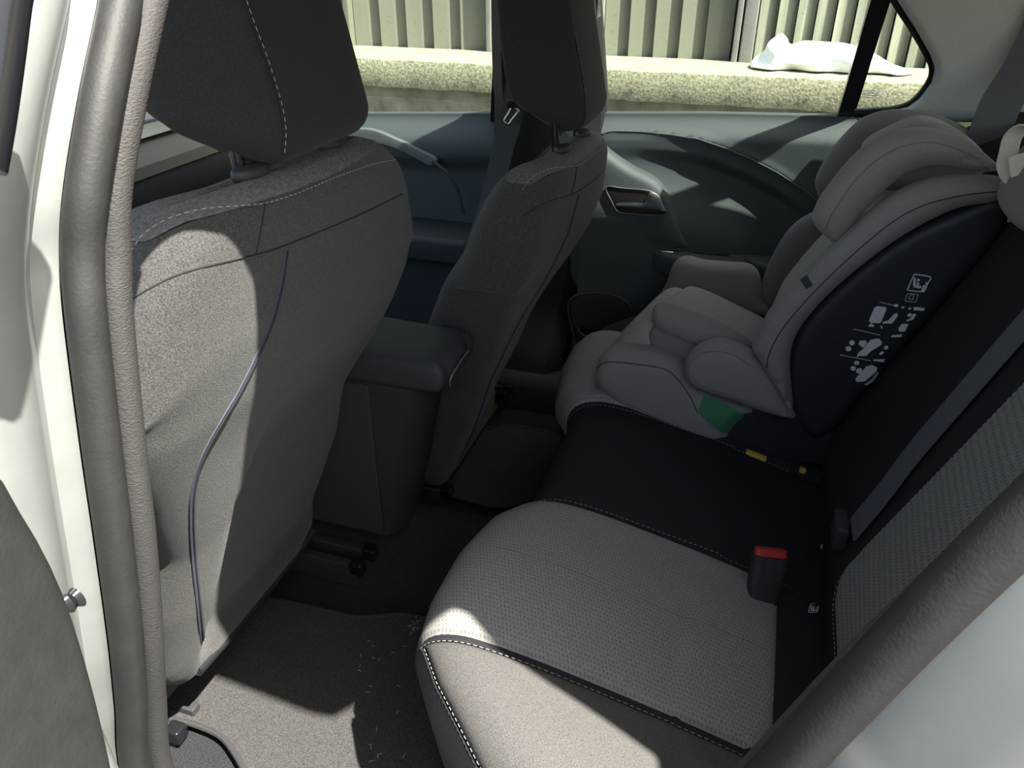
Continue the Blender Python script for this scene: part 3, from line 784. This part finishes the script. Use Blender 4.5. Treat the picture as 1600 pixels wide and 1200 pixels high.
ed = [(y, .135+.05*(1-math.sqrt(max(0, 1-max(0, (y-.745)/.055)**2)))) for y in np.linspace(.40, .799, 60)]
el = [back_pt(v-.007, y, .001) for y, v in ed]+[back_pt(v, .809, .001) for v in np.linspace(.185, .50, 50)]
obj('stitching', dashes(el, .0045, .003, .0004), 'thread', rb)
bb = [bvh(o) for o in rb.children if o.name.startswith(('backrest', 'cushion'))]
# child-seat anchor tag
def icon(trees, cx, cy, s, parent, sk=-.25):
    def q(u, v): return (cx+s*(u+sk*-v), cy-s*v*1.0)
    rim = [q(a, b) for a, b in cr([(-.8,-1),(.8,-1),(1,-.8),(1,.8),(.8,1),(-.8,1),(-1,.8),(-1,-.8)], 3, True)]
    pts = [hit(trees, a, b, .0012)[0] for a, b in rim]
    parts = [tube(pts, .0007, 4, closed=True)]
    hd_ = [q(-.15+.22*math.cos(t), .48+.22*math.sin(t)) for t in np.linspace(0, 2*math.pi, 12, endpoint=False)]
    for pl in (hd_, [q(-.7,.6),(q(-.5,.6)),q(-.35,-.35),q(.35,-.5),q(.35,-.72),q(-.6,-.72)], [q(-.3,.15),q(.1,.1),q(.35,.15),q(.35,0),q(.1,-.1),q(0,-.35),q(.35,-.35),q(.5,-.6),q(.3,-.62),q(-.2,-.45)], [q(.55,-.75),q(.75,-.75),q(.75,.0),q(.55,.0)], [q(.55,.12),q(.75,.12),q(.75,.3),q(.55,.3)]):
        parts.append(patch(trees, pl))
    return join(*parts)
tg = obj('anchor_tag', patch(bb, [(1262,943),(1281,943),(1279,958),(1262,960)], .0010), 'plasticg', rb, label='small black tag with white seat symbol')
obj('tag_symbol', icon(bb, 1271, 951, 6.5, rb), 'white', tg)
# ------------------------------------------------------------------ buckle
def buckle():
    top = P(1203, 868, z=.618); bot = P(1188, 942, z=.558)
    t = empty('belt_buckle', tuple(bot), 'black seat belt buckle with red release button at the back of the bench cushion', 'seat belt buckle')
    ax = top-bot; L = np.linalg.norm(ax); ax /= L; wv = np.array([.30, -.95, 0]); wv = np.array([.93, .30, -.12]); wv -= ax*np.dot(wv, ax); wv /= np.linalg.norm(wv); nn = np.cross(ax, wv)
    def prism(a, b, w0, w1, th0, th1):
        rows = []
        for k, (q, ww, tt) in enumerate(((a, w0, th0), ((a+b)/2, (w0+w1)/2, (th0+th1)/2), (b, w1, th1))):
            c = bot+ax*q; r = []
            for i in range(24):
                an = 2*math.pi*i/24; cc_, s_ = math.cos(an), math.sin(an)
                r.append(c+wv*ww/2*math.copysign(abs(cc_)**.45, cc_)+nn*tt/2*math.copysign(abs(s_)**.45, s_))
            rows.append(r)
        return grid(rows, cv=True, caps=True)
    obj('body', prism(-.02, L, .036, .044, .022, .026), 'plastic', t)
    obj('release_button', prism(L+.0003, L+.009, .042, .040, .016, .012), 'red', t, label='red release button')
    obj('stalk', prism(-.06, -.021, .030, .030, .010, .012), 'plasticg', t)
buckle()
# near belt strap lying on the middle of the backrest
def strap():
    t = empty('seat_belt', tuple(P(1325, 855, y=.86)), 'black seat belt strap lying diagonally on the rear backrest with its plastic latch', 'seat belt')
    def bk(px, py, lift): return hit(bb, px, py, lift)[0]
    path = [bk(a, b, .006) for a, b in cr([(1338,832),(1385,776),(1432,714),(1485,652),(1545,583),(1600,520),(1650,465)], 6)]
    obj('webbing', ribbon(path, (0, 1, 0), .047, .0022), 'beltg', t)
    a, b = bk(1325,808,.012), bk(1330,862,.012)
    m = (a+b)/2
    obj('latch', box(m[0]-.010, m[0]+.008, m[1]-.022, m[1]+.026, m[2]-.020, m[2]+.016, .005), 'plastic', t)
    a = bk(1285,858,.001); obj('loop_label', box(a[0]-.002, a[0]+.0, a[1]-.001, a[1]+.001, a[2]-.008, a[2]+.008), 'white', t)
    return t
strap()
# ------------------------------------------------------------------ child seat on the far side
YN, YF = 1.115, 1.545
cs = empty('child_seat', (0, 1.33, .60), 'grey padded child car seat with winged headrest strapped on the far side of the bench', 'child seat')
def slabp(name, pix, yy, T, R, m, puff=0, pr=.05, roll=.13, xs=.10, g_=.010, sm=5, label=None, parent=None):
    """slab whose camera-side face follows the outline seen at distance yy"""
    return obj(name, pillow(PY(pix, yy), lambda u, v, h: (u+xs*(T/2-h), yy+T/2-h, v-roll*(T/2-h)), T, R, puff, pr, g_, sm=sm), m, parent or cs, label=label)
# black back shell across the full width
shell = slabp('back_shell', [(1236,650),(1228,600),(1230,560),(1245,515),(1300,452),(1400,374),(1500,325),(1570,300),(1585,330),(1560,380),(1500,450),(1430,530),(1350,620),(1310,672),(1270,692)], YN+.004, .40, .02, 'childs', g_=.014, label='black plastic back shell')
base = slabp('base_shell', [(1140,640),(1240,640),(1300,660),(1300,720),(1262,728),(1200,716),(1140,702)], YN+.012, .39, .008, 'childs', g_=.012, label='black plastic base')
# base cover
bc = slabp('base_cover', [(925,603),(924,580),(932,562),(950,552),(985,551),(1030,557),(1062,575),(1085,605),(1130,626),(1180,640),(1236,656),(1243,666),(1215,661),(1180,654),(1158,660),(1142,680),(1138,706),(1122,713),(1085,703),(1020,671),(958,638)], YN, .42, .030, 'child', .004, .05, g_=.011)
# nose cushion (front lip) rises between the sides
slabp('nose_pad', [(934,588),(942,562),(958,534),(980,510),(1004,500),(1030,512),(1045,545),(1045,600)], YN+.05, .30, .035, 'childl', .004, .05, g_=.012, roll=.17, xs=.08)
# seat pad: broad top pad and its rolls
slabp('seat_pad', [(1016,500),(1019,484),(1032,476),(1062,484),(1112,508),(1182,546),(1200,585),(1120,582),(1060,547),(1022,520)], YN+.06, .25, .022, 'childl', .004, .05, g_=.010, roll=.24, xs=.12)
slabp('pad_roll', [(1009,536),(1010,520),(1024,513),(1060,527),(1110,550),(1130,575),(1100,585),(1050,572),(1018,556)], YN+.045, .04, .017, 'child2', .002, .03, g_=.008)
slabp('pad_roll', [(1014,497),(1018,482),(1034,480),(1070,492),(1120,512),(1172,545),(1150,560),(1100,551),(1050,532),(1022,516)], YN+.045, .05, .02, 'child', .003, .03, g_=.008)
# near hip bolster
slabp('hip_bolster', [(1067,590),(1068,568),(1082,549),(1105,539),(1130,539),(1160,550),(1185,570),(1210,605),(1236,650),(1238,660),(1195,650),(1150,634),(1105,618),(1080,607)], YN-.018, .05, .020, 'child', .004, .04, g_=.008)
# far hip bolster
slabp('hip_bolster', [(1032,480),(1040,440),(1050,414),(1068,404),(1100,411),(1140,414),(1168,417),(1184,434),(1190,470),(1204,495),(1120,500)], YF-.075, .05, .020, 'child', .004, .04, g_=.009)
# far side wing and back pad
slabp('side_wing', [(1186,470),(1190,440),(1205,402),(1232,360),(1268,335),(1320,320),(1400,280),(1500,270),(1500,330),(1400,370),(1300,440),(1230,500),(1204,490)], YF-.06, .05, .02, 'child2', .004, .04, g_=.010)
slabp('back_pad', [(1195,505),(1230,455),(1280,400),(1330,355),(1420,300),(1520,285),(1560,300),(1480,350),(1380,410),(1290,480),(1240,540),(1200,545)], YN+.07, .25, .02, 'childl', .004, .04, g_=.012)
# near side wing
sw1 = slabp('side_wing', [(1172,548),(1186,515),(1205,484),(1250,436),(1310,378),(1370,325),(1420,295),(1470,280),(1530,277),(1578,284),(1586,300),(1560,318),(1490,332),(1400,380),(1310,450),(1262,500),(1240,535),(1231,575),(1236,650),(1212,615),(1186,572)], YN-.022, .062, .022, 'child', .004, .04, g_=.009)
# headrest wings
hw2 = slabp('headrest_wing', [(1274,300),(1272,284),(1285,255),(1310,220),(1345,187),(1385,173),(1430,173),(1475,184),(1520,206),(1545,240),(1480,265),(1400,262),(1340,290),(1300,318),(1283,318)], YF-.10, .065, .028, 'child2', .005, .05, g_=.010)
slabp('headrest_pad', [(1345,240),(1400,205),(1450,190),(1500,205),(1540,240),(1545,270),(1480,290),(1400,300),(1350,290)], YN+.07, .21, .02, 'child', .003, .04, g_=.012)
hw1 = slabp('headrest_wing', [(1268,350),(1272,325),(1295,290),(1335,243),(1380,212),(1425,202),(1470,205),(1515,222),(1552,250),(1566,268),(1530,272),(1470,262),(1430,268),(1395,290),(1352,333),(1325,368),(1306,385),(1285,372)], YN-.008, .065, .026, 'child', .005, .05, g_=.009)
# piping lines
def pipe(parent, pix, r=.0011, m='child2'):
    tr_ = [bvh(parent)]; pth = on(tr_, pix, 6, .0004)
    if len(pth) > 2: obj('piping', tube(pth, r, 6), m, parent)
pipe(sw1, [(1200,600),(1200,560),(1222,515),(1270,458),(1330,400),(1390,350),(1440,322),(1500,306),(1570,298)], m='childs', r=.0008)
pipe(hw1, [(1290,358),(1300,335),(1330,290),(1370,250),(1420,226),(1470,225),(1530,248)], m='child2', r=.0010)
pipe(bc, [(930,578),(950,566),(1000,570),(1045,580),(1075,615),(1090,645)], m='childs', r=.0008)
hb = [c for c in cs.children if c.name.startswith('hip_bolster')][0]
pipe(hb, [(1135,620),(1095,606),(1078,590),(1078,570),(1095,553),(1120,549),(1150,556),(1172,572)], m='child2', r=.0010)
# green patch, belt keeper, connector colours
tc_ = [bvh(bc)]
def solid_patch(name, trees, poly, th, m, parent, label=None):
    V = []; N = len(poly)
    for l in (-.001, th):
        for a, b in poly: V.append(hit(trees, a, b, l)[0])
    Fc = [tuple(range(N)), tuple(range(2*N-1, N-1, -1))]+[(i, (i+1)%N, N+(i+1)%N, N+i) for i in range(N)]
    return obj(name, (V, Fc), m, parent, smooth=False, label=label)
gpoly = [(1098,619),(1130,630),(1163,648),(1160,652),(1148,662),(1138,676),(1128,675),(1108,660),(1090,644)]
cs_tr = [bvh(c) for c in cs.children]
obj('green_patch', surf_patch(cs_tr, gpoly, .0015, 4), 'green', cs, label='green cloth patch low on the side')
kt = solid_patch('belt_keeper', [bvh(sw1)], [(1252,438),(1262,431),(1270,445),(1260,451)], .003, 'childs', sw1, 'small black strap keeper')
r0 = P(1139, 706, y=YN-.004); obj('anchor_marker', box(r0[0]-.008, r0[0]+.008, r0[1]-.004, r0[1]+.012, r0[2]-.006, r0[2]+.006, .002), 'red', cs, label='red marker')
r0 = P(1180, 714, y=YN-.004); 
def rotbox(c, lx, ly, lz, ang):
    V, Fc = box(-lx/2, lx/2, -ly/2, ly/2, -lz/2, lz/2, .002); ca, sa = math.cos(ang), math.sin(ang)
    return [(c[0]+x*ca-z*sa, c[1]+y, c[2]+x*sa+z*ca) for x, y, z in V], Fc
obj('anchor_marker', rotbox(r0, .034, .012, .013, -.25), 'yellow', cs, label='yellow marker')
r0 = P(1254, 735, y=YN-.004); obj('anchor_marker', rotbox(r0, .010, .010, .008, -.25), 'yellow', cs, label='small yellow marker')
# printed instruction label on the black shell
st = [bvh(shell)]
lab = []
def L_(poly, n=1): lab.append(patch(st, poly, .0011, n))
def z7(pts): return [(1300+a*180/982, 400+b*220/1200) for a, b in pts]
def ell(cx, cy, rx, ry, rot=0, n=14):
    return z7([(cx+rx*math.cos(t)*math.cos(rot)-ry*math.sin(t)*math.sin(rot), cy+rx*math.cos(t)*math.sin(rot)+ry*math.sin(t)*math.cos(rot)) for t in np.linspace(0, 2*math.pi, n, endpoint=False)])
rim = z7([(715,155),(838,178),(815,230),(790,290),(765,302),(650,288),(652,262),(695,168)])
lab.append(tube([hit(st, a, b, .0010)[0] for a, b in cr(rim, 3, True)], .0009, 5, closed=True))
L_(ell(735,203,14,12)); L_(z7([(712,185),(700,180),(690,225),(692,262),(745,276),(760,262),(715,250),(712,225)]))
L_(z7([(722,218),(750,235),(730,244),(765,255),(758,270),(722,250)])); L_(z7([(780,244),(802,250),(775,300),(755,297)])); L_(ell(803,231,10,8))
for a, b in (((405,390),(520,418)), ((185,620),(410,672)), ((68,840),(330,890))):
    p_, q_ = z7([a, b]); lab.append(tube([hit(st, *p_, .001)[0], hit(st, *q_, .001)[0]], .0005, 5))
fr = z7([(635,330),(655,318),(735,325),(712,392),(625,382)]); lab.append(tube([hit(st, a, b, .001)[0] for a, b in fr], .0005, 4, closed=True))
fr = z7([(668,328),(700,332),(685,370),(655,366)]); lab.append(tube([hit(st, a, b, .001)[0] for a, b in fr], .0005, 4, closed=True))
for pl in ([(700,430),(790,440),(780,465),(692,458)], [(510,672),(595,665),(590,688),(500,690)], [(355,878),(448,875),(438,902),(350,890)],
           [(380,425),(455,432),(465,450),(420,560),(395,572),(325,565),(315,545),(360,440)],
           [(530,490),(558,485),(560,510),(510,572),(430,575),(435,558),(480,545)],
           [(310,590),(335,570),(360,590),(355,602),(315,600)], [(412,595),(422,588),(432,610),(424,620)],
           [(690,490),(720,492),(690,540),(640,555),(632,545),(665,530)], [(600,575),(652,578),(620,640),(570,640),(565,610)],
           [(330,710),(400,700),(425,730),(420,755),(330,810),(290,850),(225,850),(205,868),(225,820),(265,790)],
           [(235,720),(285,715),(300,740),(265,780),(225,750)], [(210,1030),(290,940),(340,925),(385,950),(375,985),(320,1030),(280,1065),(210,1070),(198,1050)],
           [(330,1050),(385,985),(395,995),(345,1070),(290,1100),(270,1092)]):
    L_(z7(pl))
for e in ((170,737,24,22),(140,788,25,22),(210,908,23,18),(180,956,23,20),(230,975,28,22,-.5),(660,500,20,14,-.4),(460,778,20,16,-.5),(422,825,22,12,-.5),(545,420,20,14),(605,435,14,8,-.4),(662,445,14,8,-.4)):
    L_(ell(*e))
lab = [q for q in lab if len(q[0])]
obj('instruction_label', join(*lab), 'white', shell, smooth=False, label='white printed pictogram instructions')
# far seat belt running down from the pillar behind the child seat
def far_belt():
    y0 = 1.50
    pts = [P(1690, -150, y=1.47), P(1640, 20, y=1.50), P(1600, 105, y=1.50), P(1565, 160, y=1.47), P(1540, 225, y=1.44), P(1500, 330, y=1.42)]
    t = empty('seat_belt', tuple(pts[-1]), 'dark seat belt strap coming down from the rear pillar behind the child seat', 'seat belt')
    obj('webbing', ribbon(cr(pts, 6), (1, -.25, .1), .060, .003), 'beltg', t)
far_belt()
# centre rear headrest (edge of it) and the cream strap
def rear_headrest():
    c = P(1640, 300, y=1.00)
    t = empty('rear_headrest', tuple(c), 'grey rounded rear headrest with a cream strap beside it at the right edge', 'headrest')
    rows = []
    for u in np.linspace(0, 1, 20):
        e = math.sqrt(max(.02, 1-(2*u-1)**4)); r = []
        for k in range(32):
            a = 2*math.pi*k/32; cc_, s_ = math.cos(a), math.sin(a)
            r.append((c[0]+.045*e*math.copysign(abs(s_)**.8, s_)+.03*u, c[1]+.02+.10*e*math.copysign(abs(cc_)**.7, cc_), c[2]-.045+.11*u))
        rows.append(r)
    obj('pad', grid(rows, cv=True, caps=True), 'child2', t)
    for sy in (-.05, .07): obj('post', tube([(c[0]+.02, c[1]+sy, .93), (c[0]+.01, c[1]+sy, c[2])], .006, 8), 'plasticg', t)
rear_headrest()
def cream():
    yy = 1.06
    t = empty('cream_strap', tuple(P(1590, 270, y=yy)), 'cream webbing strap looped beside the rear headrest at the right edge', 'strap')
    a = [P(px, py, y=y_) for px, py, y_ in ((1640,200,1.02),(1606,196,1.03),(1584,212,1.045),(1576,238,1.05),(1573,262,1.05),(1592,282,1.045),(1640,268,1.03))]
    obj('outer_loop', ribbon(cr(a, 8), (1, .0, .15), .020, .0016), 'cream', t)
    b = [P(px, py, y=y_) for px, py, y_ in ((1578,262,1.035),(1590,258,1.03),(1612,252,1.02),(1650,244,1.01))]
    obj('inner_band', ribbon(cr(b, 8), (.25, .0, 1), .024, .0016), 'cream', t)
    c = P(1597, 332, y=1.0); obj('care_tag', box(c[0]-.012, c[0]+.014, c[1]-.001, c[1]+.001, c[2]-.012, c[2]+.012), 'grey_print', t)
cream()
# far front belt with its metal tongue on the B-pillar
def pillar_belt():
    pts = [P(832, 60, y=1.50), P(812, 120, y=1.52), P(800, 178, y=1.535), P(786, 230, y=1.54), P(770, 300, y=1.53), P(745, 380, y=1.50)]
    t = empty('seat_belt', tuple(pts[-1]), 'black front seat belt with metal tongue hanging on the far door pillar', 'seat belt')
    obj('webbing', ribbon(cr(pts, 6), (1, 0, .25), .046, .002), 'belt', t)
    c = np.array([P(a, b, y=1.515) for a, b in ((797,187),(788,187),(798,170),(804,173),(797,187))])
    loop = cr([P(a, b, y=1.515) for a, b in ((790,192),(796,193),(801,186),(809,176),(808,171),(800,169),(796,176),(789,187))], 4, True)
    obj('tongue', tube(loop, .0032, 8, closed=True), 'metal', t, label='metal belt tongue')
    s_ = P(800, 164, y=1.515); obj('tongue_head', box(s_[0]-.010, s_[0]+.008, s_[1]-.005, s_[1]+.004, s_[2]-.006, s_[2]+.014, .003), 'plasticg', t)
pillar_belt()
# ------------------------------------------------------------------ floor mats
def mat_obj(pix, label, z=FLZ, mirror=None):
    ol = [tuple(P(a, b, z=z+.006)[:2]) for a, b in pix]
    if mirror: ol = [(x, 2*YC-y) for x, y in ol]
    t = empty('floor_mat', (sum(a for a, b in ol)/len(ol), sum(b for a, b in ol)/len(ol), z), label, 'floor mat', 'rear floor mats')
    obj('pile', pillow(ol, lambda u, v, h: (u, v, z+.002+h), .009, .003, 0, .05, .02, sm=6), 'matc', t)
    e = [np.array((a, b, z+.005)) for a, b in resample(cr([np.array(p) for p in ol], 6, True), .008)]
    obj('binding', tube(e, .0045, 8, closed=True), 'piping', t)
    return t
nm = [(248,1075),(300,1020),(360,960),(395,938),(430,938),(500,952),(560,965),(640,962),(700,1000),(690,1180),(640,1330),(450,1330),(395,1230),(372,1185),(345,1150),(300,1130),(262,1120)]
mat_obj(nm, 'charcoal carpet mat on the near rear footwell, partly in sun')
fm = [(752,668),(775,671),(800,664),(865,678),(900,690),(860,760),(790,790),(730,780),(690,760),(715,700)]
mat_obj(fm, 'charcoal carpet mat on the far rear footwell, in shade')
# straw bits
sb = []
for i in range(34):
    if i < 14: px, py = random.gauss(645, 6), random.gauss(978, 9)
    else: px, py = random.uniform(560, 640), random.uniform(990, 1190)
    c = P(px, py, z=FLZ+.009); a = random.uniform(0, 6.28); l = random.uniform(.002, .0042)
    sb.append(tube([c+np.array([math.cos(a)*l*k, math.sin(a)*l*k, .001*(1-k*k)]) for k in (-1, 0, 1)], .0005, 4))
tag(obj('straw_bits', join(*sb), 'straw'), 'scattered straw crumbs on the near footwell mat beside the bench', 'debris', kind='stuff')
# ------------------------------------------------------------------ near door opening: seals, trims and painted jambs
sealpix = [(196,-60,.375),(190,0,.36),(160,150,.325),(136,300,.30),(130,400,.29),(136,500,.28),(160,700,.265),(180,850,.256),(198,1000,.25),(206,1100,.25),(213,1200,.25)]
sealL = [P(a, b, y=y) for a, b, y in sealpix]
sealL += [np.array(p) for p in ((-.375,.25,.66),(-.36,.25,.55),(-.32,.25,.47),(-.24,.25,.43),(-.12,.25,.43),(-.05,.255,.47),(-.01,.25,.60),(.0,.25,.78))]
rpx = [(1228,1200,.255),(1328,1090,.259),(1428,985,.263),(1528,885,.267),(1623,795,.271),(1760,668,.277),(1900,585,.283)]
sealR = [P(a, b, y=y) for a, b, y in rpx]
top = [np.array(p) for p in ((.25,.292,1.205),(.33,.305,1.25),(.41,.335,1.31),(.41,.40,1.375),(.27,.46,1.39),(.17,.475,1.392),(-.0,.475,1.39),(-.15,.48,1.39),(-.24,.472,1.385),(-.305,.43,1.35))]
loop = cr(sealL+sealR+top, 8, True)
tag(obj('trim_9', tube(loop, [float(np.interp(p[0], [-.1, .03], [.0102, .0122])) for p in loop], 16, closed=True), 'rubber'), kind='structure')
# grained vinyl strip inside the seal on the B-pillar
def bstrip(edge_pix, name, m, depth):
    pass
vp = [(250,-60,.40),(235,0,.385),(202,150,.35),(178,300,.325),(178,400,.315),(182,500,.305),(203,700,.29),(221,850,.281),(234,1000,.275),(240,1100,.275),(252,1200,.275)]
vl = [P(a, b, y=y) for a, b, y in vp]+[np.array((-.39,.285,.60)), np.array((-.37,.285,.45))]
tag(obj('trim_10', tube(cr(vl, 8), .0092, 16), 'vinyl'), kind='structure')
# B-pillar body behind the seal
def strips(paths, m, name, kind='structure', close=True, n=8):
    rows = [cr(p, n) for p in paths]
    o = obj(name, grid(rows, cu=close), m); return tag(o, kind=kind)
sl_a = [p+np.array([-.004, .004, 0]) for p in sealL[:12]]
in_a = [p+np.array([-.07, .035, 0]) for p in sealL[:12]]
ot_a = [p+np.array([-.10, -.03, 0]) for p in sealL[:12]]
strips([in_a, [p+np.array([-.008, .012, 0]) for p in sealL[:12]], [p+np.array([-.008,-.002,0]) for p in sealL[:12]], ot_a], 'plastic', 'trim_11')
# painted jamb: from the seal outward in two folds
def off(path, dx, dy): return [p+np.array([dx, dy, 0]) for p in path]
J = sealL[:13]
strips([off(J, -.010, -.006), off(J, -.014, -.020), off(J, -.002, -.034), off(J, .006, -.052), off(J, .004, -.075), off(J, -.012, -.10), off(J, -.06, -.11), off(J, -.06, -.02)], 'paint', 'trim_12')
# open rear door hinged on the B-pillar, seen edge-on at the left
def open_door():
    t = obj('door_3', ([(0,0,0)], []), 'paint')
    return t
XD = -.235
def dplane(u, v, h): return (XD+.10*(u-.14)*-1+h, u, v)
q = [P(a, b, x=XD) for a, b in ((-90,700),(-26,755),(34,845),(74,930),(103,1020),(126,1110),(145,1200),(160,1300))]
trim_ol = [(-.55, 1.16), (-.2, 1.20), (.05, 1.20)]+[(p[1], p[2]) for p in q]+[(.13, .80), (.12, .50), (-.55, .45)]
d3 = obj('door_3', pillow(trim_ol, dplane, .03, .008, 0, .05, .02, sm=2), 'rubber', base=(XD, .14, .45)); tag(d3, kind='structure')
# painted shell of the open door behind its trim
sh = [(-.60, .42), (-.60, 1.22), (.02, 1.24), (.15, 1.2), (.165, 1.1), (.168, .9), (.165, .42)]
obj('door_shell', pillow(sh, lambda u, v, h: (XD-.045+.10*(u-.14)*-1+h, u, v), .05, .010, 0, .05, .03, sm=0), 'paint', d3)
fr_ = [P(a, b, x=XD-.02) for a, b in ((6,-40),(-2,0),(-12,80),(-26,180),(-40,260))]
fr_ = [fr_[0]+(fr_[0]-fr_[1])*3]+fr_
obj('window_frame', tube(cr(fr_, 6), .010, 10), 'plasticg', d3)
# check-strap boot between door and pillar
ck = P(92, 932, x=-.30)
def boot():
    rows = []
    c = np.array(ck)
    for k in range(10):
        rr = .0045+(.002 if k % 2 else 0); rows.append([c+np.array([rr*math.cos(a)*.8, -.020+.0032*k, rr*math.sin(a)-.001*k]) for a in np.linspace(0, 2*math.pi, 14, endpoint=False)])
    return grid(rows, cv=True, caps=True)
tag(obj('cable_boot', boot(), 'plasticg'), 'black ribbed rubber cable boot on the silver door pillar', 'cable boot')
# rear jamb, lower right: vinyl lip, seal, painted panel
lip = [P(a, b, y=y) for a, b, y in ((1120,1260,.275),(1180,1195,.277),(1262,1105,.280),(1360,1003,.284),(1460,905,.288),(1560,812,.292),(1640,745,.296))]
rows = [cr([p+np.array(o_) for p in lip], 8) for o_ in ((-.004,.0,.002),(.004,.003,.0),(.03,.006,-.03),(.06,.0,-.05),(.05,-.03,-.06),(.012,-.012,-.008))]
tag(obj('trim_13', grid(rows, cu=True), 'door_d'), kind='structure')
lp2 = [P(a, b, y=y) for a, b, y in ((1108,1260,.277),(1167,1195,.279),(1250,1105,.282),(1347,1003,.286),(1449,905,.290),(1549,812,.294),(1629,745,.298))]
tag(obj('trim_17', tube(cr(lp2, 8), .0036, 10), 'vinyl'), kind='structure')
Rj = sealR
rows = [cr([p+np.array(o_) for p in [np.array((-.01,.25,.42)), np.array((.0,.25,.62)), np.array((.008,.252,.78))]+sealR], 8) for o_ in ((.002,.004,-.003),(.007,-.009,-.007),(.018,-.018,-.013),(.030,-.032,-.016),(.050,-.042,-.016),(.085,-.048,-.012),(.18,-.050,-.0),(.35,-.045,.02),(.35,.0,-.0),(.06,.0,-.05))]
tag(obj('trim_14', grid(rows, cu=True), 'paint'), kind='structure')
# sill and rear quarter body
tag(obj('trim_15', join(box(-.42, .10, .13, .27, .24, .415, .02)), 'paint'), kind='structure')
tag(obj('trim_16', box(.30, 1.0, .235, .33, .25, .93, .02), 'paint'), kind='structure')
